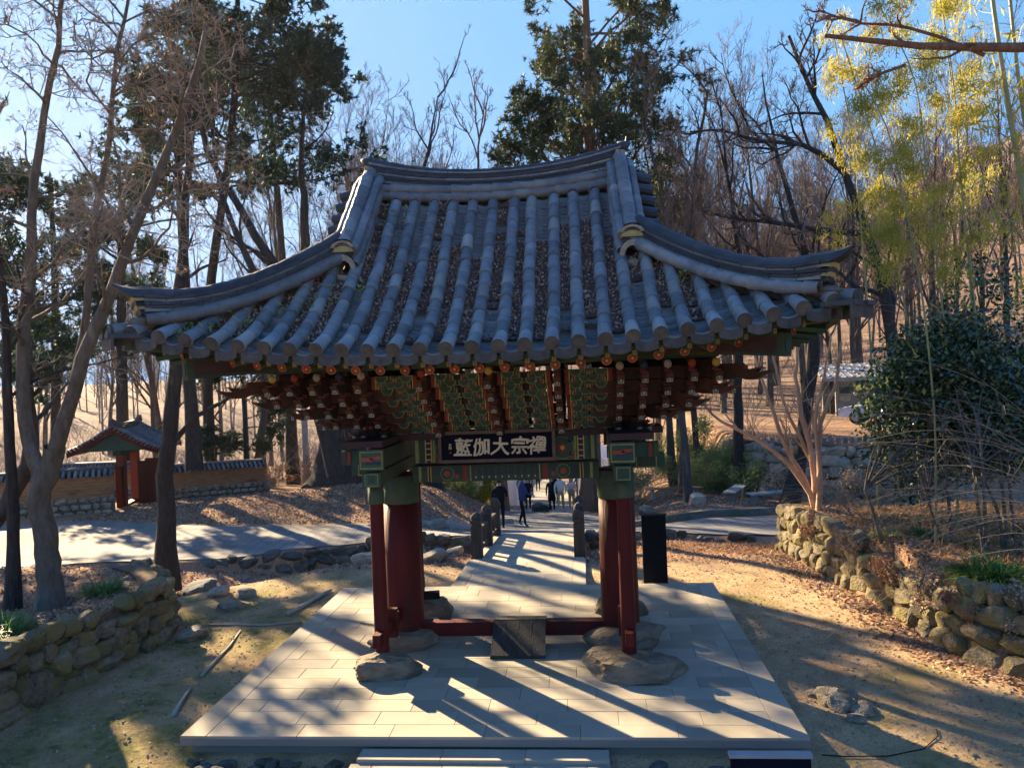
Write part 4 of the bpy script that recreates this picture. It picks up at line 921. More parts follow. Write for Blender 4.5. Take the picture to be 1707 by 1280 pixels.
# ---------------------------------------------------------------- side gate and mud walls on the left
sg = thing('side_gate', 'small red wooden gate with tiled gable roof in the mud wall at left', 'gate', (-18.6,20.8,hz(-18.6,20.8)-.05), -1.3)
for sx in (-1,1):
    MB().box((sx*.95,0,1.15), (.42,.30,2.3)).build('gate_post', M['red_bright'], sg)
    MB().box((sx*1.30,0,.9), (.30,.22,1.8)).build('wing_panel', M['red_paint'], sg)
    MB().box((sx*.52,.9,1.0), (.07,.75,1.9), rz=sx*.2).build('door_leaf', M['red_paint'], sg)
MB().box((0,0,2.38), (3.0,.32,.22)).build('lintel', M['green_paint'], sg)
MB().box((0,0,.08), (2.6,.3,.16)).build('threshold', M['red_paint'], sg)
RG = [M['roof_tile'], M['tile_end']]
def gable_roof(parent, L, Wd, z0, rise, rows, seglen=.28, thick=.065, over=.3, bend=.25, rake=True):
    def prof(t): return z0+rise*(t**(1+bend))
    for side in (-1,1):
        n = 10; v = []
        for sx in (-1,1):
            for k in range(n): t = k/(n-1); v.append((sx*L/2, side*Wd*(1-t), prof(t)-.03+.12*0))
        MB().add(v, [(k, k+1, n+k+1, n+k) for k in range(n-1)]).build('roof_deck', M['roof_tile_dark'], parent)
        for i in range(rows):
            x = -L/2+L*(i+.5)/rows; lift = .22*(abs(x)/(L/2))**3; b = MB(); t = np.linspace(0, 1, 7)
            for k in range(6):
                a, e = t[k], t[k+1]; b.tubes([[(x, side*Wd*(1-a), prof(a)+lift),(x, side*Wd*(1-e), prof(e)+lift)]], [[thick*1.1,thick*.95]], 7, cap=(k == 0))
            b.build('tile_row', RG, parent)
            b = MB(); xx = x+L/rows/2
            for k in range(12):
                a = k/12; b.box((xx, side*Wd*(1-a), prof(a)+lift-.03), (L/rows*.8,.16,.02), rx=-side*math.atan2(rise, Wd)*-1)
            b.build('pan_tile_row', RG, parent)
    xs_ = np.linspace(-L/2, L/2, 12)
    for (w, h, dz) in ((.22,.08,0),(.18,.07,.10),(.15,.07,.19)): sweep(MB(), [(x, 0, z0+rise+.22*(abs(x)/(L/2))**3+dz) for x in xs_], w, h).build('ridge_course', M['roof_tile_dark'], parent)
    if rake:
        for sx in (-1,1):
            for side in (-1,1):
                pts = [(sx*(L/2-.02), side*Wd*(1-t), prof(t)+.22-.32) for t in np.linspace(0, 1, 8)]
                b = MB(); 
                v = []
                for p in pts: v += [(p[0]-.03, p[1], p[2]),(p[0]+.03, p[1], p[2]),(p[0]+.03, p[1], p[2]+.24),(p[0]-.03, p[1], p[2]+.24)]
                b.add(v, [(i*4+j, i*4+(j+1) % 4, i*4+4+(j+1) % 4, i*4+4+j) for i in range(7) for j in range(4)]); b.build('barge_board', M['red_paint'], parent)
            b = MB(); b.ext([(-Wd*.72,2.5),(Wd*.72,2.5),(0,z0+rise-.15)], sx*(L/2-.35)-.02, sx*(L/2-.35)+.02, 'x'); b.build('gable_panel', M['green_deep'], parent)
gable_roof(sg, 4.0, 1.75, 2.42, .95, 13)
def mud_wall(label, pts, h, zoff=0, seed=1):
    a = np.array(pts, float); W = thing('mud_wall', label, 'wall', (a[0][0], a[0][1], 0)); O = np.array([a[0][0], a[0][1], 0]); r = random.Random(seed)
    d = np.r_[0, np.cumsum(np.hypot(*np.diff(a, axis=0).T))]; n = max(6, int(d[-1]/.5)); s = np.linspace(0, d[-1], n); P = np.stack([np.interp(s, d, a[:, 0]), np.interp(s, d, a[:, 1])], -1); z = H(P[:, 0], P[:, 1]); z = np.linspace(z[0], z[-1], n)
    L = np.c_[P, z]-O
    sweep(MB(), L, .42, h*.5, dz=-.15, side=0).build('stone_base', M['rock_dark'], W)
    for k in range(7):
        sweep(MB(), L, .40-.025*(k % 2)-.01*(k % 3), h*.54/7-.014, dz=-.15+h*.5+k*h*.54/7).build('mud_course', M['mud_orange'], W)
    # stones of the base face
    rh = h*.52/3
    for q in range(3):
        s_ = r.uniform(0,.2)
        while s_ < d[-1]-.15:
            w = r.uniform(.24,.46); k = min(n-2, int(s_/d[-1]*(n-1))); t = (L[k+1]-L[k])/np.linalg.norm(L[k+1]-L[k]); p = L[k]+(s_-s[k]+w/2)*t; nrm = np.array([t[1], -t[0], 0])
            o = link('stone', r.choice(RK['rock']), W, tuple(p+nrm*.19+[0,0,-.12+rh*(q+.5)]), (r.uniform(-.2,.2),0,math.atan2(t[1], t[0]))); o.scale = (w*.58,.13,rh*.62); s_ += w
    # coping
    zt_ = -.15+h*1.04
    for side in (-1,1):
        s_ = .08
        while s_ < d[-1]:
            k = min(n-2, int(s_/d[-1]*(n-1))); t = (L[k+1]-L[k])/np.linalg.norm(L[k+1]-L[k]); p = L[k]+(s_-s[k])*t; nrm = np.array([t[1], -t[0], 0])*side
            A = p+nrm*.40+[0,0,zt_+.02]; B_ = p+nrm*.04+[0,0,zt_+.26]
            b = MB(); b.tubes([[A, B_]], [[.062,.055]], 7, cap=True); b.build('coping_tile', M['roof_tile'], W); s_ += .21
        sweep(MB(), L+np.array([0,0,zt_+.06]), .52, .07).build('coping_bed', M['roof_tile_dark'], W)
    sweep(MB(), L, .20, .30, dz=zt_).build('coping_bed', M['roof_tile_dark'], W); sweep(MB(), L, .16, .07, dz=zt_+.30).build('ridge_course', M['roof_tile'], W)
    return W
mud_wall('sunlit orange mud wall with tiled coping and fieldstone base right of the small red gate', [(-17.0,21.4),(-13.9,24.2)], 1.35, seed=2)
mud_wall('orange mud wall with tiled coping and stone base left of the small red gate', [(-22.5,16.2),(-17.9,18.6)], 1.55, seed=3)
mud_wall('mud wall seen behind the opening of the small red gate', [(-26.0,24.5),(-18.4,24.0)], 1.5, seed=4)

# ---------------------------------------------------------------- building and car park, right
bd = thing('park_building', 'low building with a pale sheet metal roof and dark open front above the stone embankment', 'building', (21.6,35,.45), -.12)
MB().box((0,2.2,1.3), (12,.2,2.6)).build('back_wall', M['wall_plaster'], bd)
MB().box((-4.6,-.2,1.2), (2.2,.2,2.4)).build('front_wall', M['wall_plaster'], bd)
MB().box((0,1.0,1.25), (11.6,.1,2.5)).build('interior_shade', M['interior_dark'], bd)  # dark sheet painted as the shade inside the open front
for x in (-3.4,-.3,2.8,5.9): MB().box((x,-.6,1.25), (.12,.12,2.5)).build('column', M['metal_sheet'], bd)
b = MB(); b.ext([(-1.6,2.45),(2.8,3.2),(2.8,3.3),(-1.6,2.55)], -6.6, 6.6, 'x'); 
for i in range(34): b.ext([(-1.62,2.56),(2.8,3.31),(2.8,3.34),(-1.62,2.59)], -6.55+i*.39, -6.48+i*.39, 'x')
b.build('roof', M['metal_sheet'], bd); MB().box((0,-1.6,2.44), (13.2,.06,.2)).build('fascia', M['wall_plaster'], bd)
for x in (-5.2,-4.2): 
    o = MB().box((x,-.32,1.6), (.7,.06,1.0)).build('window', M['wall_plaster'], bd); MB().box((x,-.36,1.6), (.6,.02,.9)).build('pane', M['car_glass'], o)
def car(label, x, y, rz):
    t = thing('parked_car', label, 'car', (x, y, hz(x, y)+.02), rz)
    b = MB(); pr = [(-2.1,.35),(2.15,.35),(2.2,.62),(2.05,.80),(1.2,.92),(-1.9,1.0),(-2.15,.85)]; b.ext(pr, -.85, .85, 'y'); b.build('body', M['car_paint'], t)
    b = MB(); v = [(-1.75,-.78,.98),(1.15,-.78,.92),(1.15,.78,.92),(-1.75,.78,.98),(-1.25,-.62,1.48),(.35,-.62,1.48),(.35,.62,1.48),(-1.25,.62,1.48)]; b.add(v, [(4,5,6,7),(0,1,5,4),(1,2,6,5),(2,3,7,6),(3,0,4,7)]); b.build('windows', M['car_glass'], t)
    MB().box((-.45,0,1.50), (1.7,1.26,.04)).build('car_roof', M['car_paint'], t)
    for sx in (-1.35,1.35):
        for sy in (-.8,.8):
            a = np.arange(14)*2*math.pi/14; b = MB(); b.ext([(sx+.33*math.cos(q), .33+.33*math.sin(q)) for q in a], sy-.1, sy+.1, 'y'); w = b.build('wheel', M['rubber'], t); b = MB(); b.ext([(sx+.2*math.cos(q), .33+.2*math.sin(q)) for q in a], sy-.105, sy+.105, 'y'); b.build('rim', M['metal_sheet'], w)
    for sy in (-.62,.62): MB().box((-2.16,sy,.78), (.06,.35,.14)).build('tail_light', M['red_bright'], t); MB().box((2.18,sy,.68), (.06,.35,.12)).build('headlight', M['cream_paint'], t)
car('pale blue-white car parked in front of the low building above the embankment', 16.3, 28.6, 2.6)
car('silver car parked further left by the building posts', 20.6, 30.0, 2.9)
# low curved tile border on top of the embankment
tb = thing('tile_border', 'curved row of small upright tiles edging the car park above the embankment', 'edging', (9.5,19.6,.80))
for i in range(26):
    t = i/25; x, y = lerp(8.2,14.5,t), 20.8-1.2*math.sin(t*3.1)
    MB().box((x-9.5, y-19.6, .06), (.16,.10,.22)).build('tile', M['roof_tile'], tb)

# ---------------------------------------------------------------- boards, benches, pole, tents
ib = thing('board', 'tall black wooden board standing upright behind the right-hand pillar', 'board', (2.42,3.2,-.12), .03)
MB().box((0,0,.68), (.44,.08,1.28)).build('panel', M['cloth_black'], ib)
for i in (-1,1): MB().box((i*.20,0,.15), (.04,.10,.34)).build('leg', M['cloth_black'], ib)
MB().box((0,0,1.335), (.47,.12,.03)).build('cap', M['wood_dark'], ib)
ib = thing('board', 'low black notice board with grey top edge in the dirt right of the front steps', 'board', (2.76,-4.15,-.26), 0)
MB().box((0,0,.34), (.70,.05,.60)).build('panel', M['sign_black'], ib); MB().box((0,0,.655), (.73,.09,.03)).build('cap', M['metal_sheet'], ib)
for i in (-1,1): MB().box((i*.32,.01,.10), (.04,.05,.24)).build('leg', M['cloth_black'], ib)
def bench(label, x, y, rz, L=1.6, mat='plank_pale', slab=False):
    t = thing('bench', label, 'bench', (x, y, hz(x, y)), rz)
    for i in range(3): MB().box((0,-.16+.16*i,.44), (L,.145,.05)).build('seat_board', M[mat], t)
    for s in (-1,1): MB().box((s*L*.38,0,.20), (.12,.40,.42)).build('leg', M['granite_base'], t)
    return t
bench('pale plank bench beyond the road right of the gate pillar', 7.1, 20.0, 1.15, 2.2)
bench('long brown log bench by the thicket behind the right pillar', 4.9, 21.8, .05, 2.4, 'bark_brown')
bench('flat slab seat lying low at the edge of the leafy strip across the road', 8.0, 18.2, .3, 1.7, 'concrete')
o = MB().lathe([(.19,0),(.17,2),(.14,6.5),(0,6.5)], 10).build('utility_pole', M['concrete'], None, smooth=True, loc=(-17.4,30,hz(-17.4,30))); tag(o, 'pale concrete utility pole standing beyond the mud wall', 'pole')
o = MB().lathe([(.20,0),(.18,2),(.15,6.8),(0,6.8)], 10).build('utility_pole', M['concrete'], None, smooth=True, loc=(-14.4,31,hz(-14.4,31))); tag(o, 'pale concrete pole nearer the big tree, right of the other pole', 'pole')
def tent(label, x, y, w, d_, h, rz=0):
    t = thing('market_tent', label, 'tent', (x, y, hz(x, y)), rz); nx_ = 9
    b = MB(); q = np.linspace(-.5,.5,17)
    for (ax, s) in (('f',-1),('b',1)):
        v = [(u_*w, s*d_/2+.05*math.sin(u_*34), z_) for z_ in (0,h) for u_ in q]; b.add(v, [(i, i+1, 17+i+1, 17+i) for i in range(16)])
    for s in (-1,1):
        v = [(s*w/2+.05*math.sin(u_*34), u_*d_, z_) for z_ in (0,h) for u_ in q]; b.add(v, [(i, i+1, 17+i+1, 17+i) for i in range(16)])
    b.build('side_curtain', M['tent_white'], t)
    MB().add([(-w/2,-d_/2,h),(w/2,-d_/2,h),(w/2,d_/2,h),(-w/2,d_/2,h),(0,0,h+.8)], [(0,1,4),(1,2,4),(2,3,4),(3,0,4)]).build('canopy', M['tent_white'], t)
    for sx in (-1,1):
        for sy in (-1,1): MB().box((sx*w/2,sy*d_/2,h/2), (.05,.05,h)).build('tent_pole', M['metal_sheet'], t)
tent('white curtained tent left of the path behind the woman in navy', -3.4, 31.5, 2.6, 2.6, 2.6, .05)
tent('white curtained tent left of the path further down', -4.6, 39, 2.6, 2.6, 2.6, .05)
tent('white curtained tent right of the path behind the walkers in cream', 2.0, 34.5, 2.4, 2.8, 2.7, .0)
tent('white tent at the far end on the right of the path', 1.6, 42, 2.4, 2.8, 2.7, .0)
gl = thing('stone_lantern_block', 'weathered pale stone monument beside the tree trunk left of the tents', 'monument', (-4.6,27.5,hz(-4.6,27.5)))
MB().box((0,0,.5), (.9,.6,1.0)).build('base', M['concrete'], gl); MB().box((0,0,1.35), (.7,.4,.75)).build('shaft', M['rock'], gl); MB().box((0,0,1.82), (1.0,.7,.18)).build('cap', M['concrete'], gl)

# cable and dead branches on the ground
o = MB().tubes([[(x, y, hz(x, y)+.012) for x, y in ((3.55,-2.95),(3.8,-2.98),(4.2,-3.0),(4.6,-2.9),(4.85,-2.65),(4.9,-2.5))]], [[.006]*6], 5).build('cable', M['cloth_black'], None); tag(o, 'thin dark cable curling over the dirt from the platform corner', 'cable')
def stick(pts, r, label, mat='plank_pale'):
    o = MB().tubes([[(x, y, hz(x, y)+r*.8) for x, y in pts]], [list(np.linspace(r, r*.6, len(pts)))], 7, cap=True).build('fallen_branch', M[mat], None, smooth=True); tag(o, label, 'branch')
stick([(-4.25,-.9),(-4.35,-.2),(-4.42,.3),(-4.6,1.1)], .024, 'pale fallen branch lying on the moss beside the platform edge')
stick([(-4.1,1.9),(-3.95,2.8),(-3.85,3.5)], .045, 'thick pale log piece lying left of the far platform corner')
stick([(-3.95,-2.2),(-4.1,-1.7),(-4.2,-1.3)], .03, 'short broken stick on the dirt near the front left platform corner')
stick([(-5.4,1.6),(-4.9,1.5),(-4.3,1.35),(-3.7,1.5)], .022, 'thin dark fallen branch crossing the mossy ground')

# ---------------------------------------------------------------- people
def person(label, x, y, rz, h=1.7, coat='cloth_black', legs='cloth_black', shoes='rubber', L=(0,0), arms=((.06,.02),(.06,.02)), coat_len=.46, hair='short', extra=None, hood=False, z=None, elbow=(0,0)):
    """faces -y at rz 0. L: forward swing of left/right leg; arms: forward swing, elbow bend"""
    k = h/1.7; t = thing('person', label, 'person', (x, y, hz(x, y)+.036 if z is None else z), rz)
    J = {}; V = []; E_ = []; R_ = []; Bn = []
    def v(n, p, r): J[n] = len(V); V.append([c*k for c in p]); R_.append(r*k)
    def e(a, b_, m): E_.append((J[a], J[b_])); Bn.append((J[a], J[b_], m))
    v('pel', (0,0,.92), .125); v('wst', (0,-.005,1.08), .115); v('chs', (0,0,1.30), .135); v('nck', (0,.01,1.44), .058); v('hd0', (0,-.01,1.52), .075); v('hd1', (0,-.015,1.60), .088); v('hd2', (0,-.01,1.665), .06)
    e('pel','wst',0); e('wst','chs',0); e('chs','nck',0); e('nck','hd0',2); e('hd0','hd1',2); e('hd1','hd2',2)
    for i, s in enumerate((-1,1)):
        f = L[i]; v(f'hip{s}', (s*.09,0,.86), .095); v(f'kn{s}', (s*.095,-f*.5,.49), .062); v(f'an{s}', (s*.10,-f*.85+(.10 if f < 0 else 0),.09), .042); v(f'to{s}', (s*.115,-f*.85-.13+(.10 if f < 0 else 0),.035), .035)
        e('pel', f'hip{s}', 1); e(f'hip{s}', f'kn{s}', 1); e(f'kn{s}', f'an{s}', 1); e(f'an{s}', f'to{s}', 3)
        a, bnd = arms[i]; v(f'sh{s}', (s*.19,0,1.37), .062); v(f'el{s}', (s*.25,-a*.6,1.11), .048)
        hx, hy, hz_ = s*(.25-bnd*.12), -a-.22*bnd*1.2, .88+.24*bnd; v(f'wr{s}', (hx, hy, hz_), .034); v(f'ha{s}', (hx-s*.01, hy-.02, hz_-.09+.09*bnd), .03)
        e('chs', f'sh{s}', 0); e(f'sh{s}', f'el{s}', 0); e(f'el{s}', f'wr{s}', 0); e(f'wr{s}', f'ha{s}', 2)
    me = bpy.data.meshes.new('body'); me.from_pydata(V, E_, []); o = bpy.data.objects.new('tmp', me); COL.objects.link(o)
    mo = o.modifiers.new('s', 'SKIN'); mo.use_smooth_shade = True
    for i, sv in enumerate(me.skin_vertices[0].data): sv.radius = (R_[i], R_[i]*(.72 if i < 3 else 1)); sv.use_root = (i == 0)
    o.modifiers.new('d', 'SUBSURF').levels = 1; o.modifiers['d'].render_levels = 1
    dg = bpy.context.evaluated_depsgraph_get(); m2 = bpy.data.meshes.new_from_object(o.evaluated_get(dg)); bpy.data.objects.remove(o)
    m2.materials.clear()
    for q in (coat, legs, 'skin', shoes): m2.materials.append(M[q])
    Va = np.array(V)
    for p in m2.polygons:
        c = np.array(p.center); best = 9; bm_ = 0
        for a, b_, mm in Bn:
            A, B_ = Va[a], Va[b_]; tt = np.clip(np.dot(c-A, B_-A)/np.dot(B_-A, B_-A), 0, 1); dd = np.linalg.norm(A+(B_-A)*tt-c)
            if dd < best: best, bm_ = dd, mm
        p.material_index = bm_; p.use_smooth = True
    link('body', m2, t)
    # coat shell
    top = 1.42; bot = 1.42-coat_len*1.42/1.0
    pr = [(.10,1.46),(.17,1.40),(.185,1.30),(.165,1.10),(.175,.95)]; bot = .92-coat_len
    pr += [(.19,.80),(.20,max(bot,.3))] if coat_len > .15 else []
    MB().lathe([(a_*k, z_*k) for a_, z_ in pr]+[(pr[-1][0]*k-.01, pr[-1][1]*k)], 16, sq=(1,.72)).build('coat', M[coat], t, smooth=True)
    b = MB(); 
    if hair == 'short': b.lathe([(.05*k,1.72*k-.0),(.085*k,1.69*k),(.10*k,1.63*k),(.095*k,1.57*k)], 12, c=(0,.015*k,0))
    else: b.lathe([(.03*k,1.73*k),(.09*k,1.69*k),(.105*k,1.62*k),(.10*k,1.52*k),(.10*k,1.38*k)], 12, c=(0,.03*k,0))
    b.add([(.05*k*math.cos(q), .015*k+.05*k*math.sin(q), 1.72*k) for q in np.arange(8)*math.pi/4], [list(range(8))]); b.build('hair', M['hair'], t, smooth=True)
    b = MB(); b.lathe([(0,-.012*k),(.012*k,0),(0,.03*k)], 6, c=(0,-.10*k,1.575*k), m=0); 
    for s in (-1,1): b.lathe([(0,-.012*k),(.012*k,0),(0,.012*k)], 6, c=(s*.033*k,-.088*k,1.61*k), m=1); b.lathe([(0,-.025*k),(.014*k,0),(0,.025*k)], 6, c=(s*.09*k,0,1.585*k), m=0)
    b.box((0,-.093*k,1.545*k), (.045*k,.012*k,.010*k), 2); b.build('face', [M['skin'], M['hair'], M['red_bright']], t)
    # fingers
    for i, s in enumerate((-1,1)):
        ha = Va[J[f'ha{s}']]; b = MB()
        for q in range(4): b.tubes([[ha+np.array([0,(q-1.5)*.018*k,0]), ha+np.array([-s*.004,(q-1.5)*.02*k,-.05*k]), ha+np.array([-s*.02,(q-1.5)*.018*k,-(.085-.008*abs(q-1.5))*k])]], [[.010*k,.009*k,.006*k]], 5)
        b.tubes([[ha+np.array([0,-.03*k,.03*k]), ha+np.array([-s*.01,-.055*k,-.01*k]), ha+np.array([-s*.015,-.06*k,-.04*k])]], [[.011*k,.009*k,.006*k]], 5); b.build('fingers', M['skin'], t)
    if hood:
        a = np.linspace(0, 2*math.pi, 13); P = [(.13*k*math.cos(q), .06*k+.02*math.sin(q)*0-.05*k*math.sin(q), 1.50*k+.14*k*math.sin(q)) for q in a]; MB().tubes([P], [[.045*k]*13], 7).build('fur_trim', M['fur'], t, smooth=True)
        MB().lathe([(.06*k,1.66*k),(.13*k,1.60*k),(.15*k,1.50*k),(.13*k,1.40*k)], 12, c=(0,.05*k,0)).build('hood', M[coat], t, smooth=True)
    if extra == 'bag': MB().box((.22*k,-.10*k,.98*k), (.14*k,.10*k,.30*k)).build('bag', M['cloth_grey'], t)
    if extra == 'tote': MB().box((-.02,-.20*k,1.02*k), (.32*k,.10*k,.26*k)).build('bag', M['leaf_dry_pale'], t)
    return t
person('man in black jacket seen from behind at the left bridge post', -1.78, 15.3, math.pi+.1, 1.72, 'cloth_black', 'cloth_black', L=(-.05,.05), arms=((.12,.75),(.12,.75)), coat_len=.02)
person('woman in a navy parka with fur-trimmed hood and black leggings', -1.05, 16.0, 1.2, 1.70, 'cloth_navy', 'cloth_black', L=(.16,-.12), arms=((.1,.2),(.12,.9)), coat_len=.14, hair='long', hood=True)
person('person in long black coat holding a pale bag left of the boulder', -1.62, 26.3, .1, 1.62, 'cloth_black', 'cloth_black', 'cloth_grey', L=(.05,-.03), arms=((.1,.2),(.15,.8)), coat_len=.22, extra='bag')
person('person in a long black padded coat, left of the one in cream', -.42, 25.4, .0, 1.68, 'cloth_black', 'cloth_black', 'cloth_grey', L=(.12,-.1), coat_len=.35, hair='long')
person('person in a cream fleece and tan trousers walking up the middle of the path', .02, 24.6, -.1, 1.72, 'cloth_cream', 'cloth_tan', 'cloth_grey', L=(.18,-.14), arms=((.14,.2),(-.05,.2)), coat_len=.06)
person('rightmost walker in a cream coat with a tan shoulder bag', .50, 26.2, .0, 1.64, 'cloth_cream', 'cloth_tan', 'cloth_grey', L=(.1,-.1), arms=((.1,.6),(.1,.6)), coat_len=.14, hair='long', extra='tote')
person('distant person in black walking away down the middle of the path', -2.35, 46.5, math.pi, 1.72, 'cloth_black', 'cloth_black', L=(.12,-.1), coat_len=.1)
person('distant person in black beside the left tent, left of the other one in black', -3.1, 49.5, math.pi, 1.70, 'cloth_black', 'cloth_black', L=(.05,-.05), coat_len=.12)
person('distant person in a pale grey top and dark trousers on the far path', -2.0, 55, math.pi, 1.70, 'cloth_grey', 'cloth_black', L=(.1,-.05), coat_len=.05)
person('distant person in dark clothes half hidden behind the walker in black', -.55, 33, 0, 1.66, 'cloth_black', 'cloth_black', L=(.05,-.05), coat_len=.2, hair='long')
person('distant person in navy by the right-hand tent', .75, 37, 0, 1.66, 'cloth_navy', 'cloth_black', L=(.05,-.05), coat_len=.1)
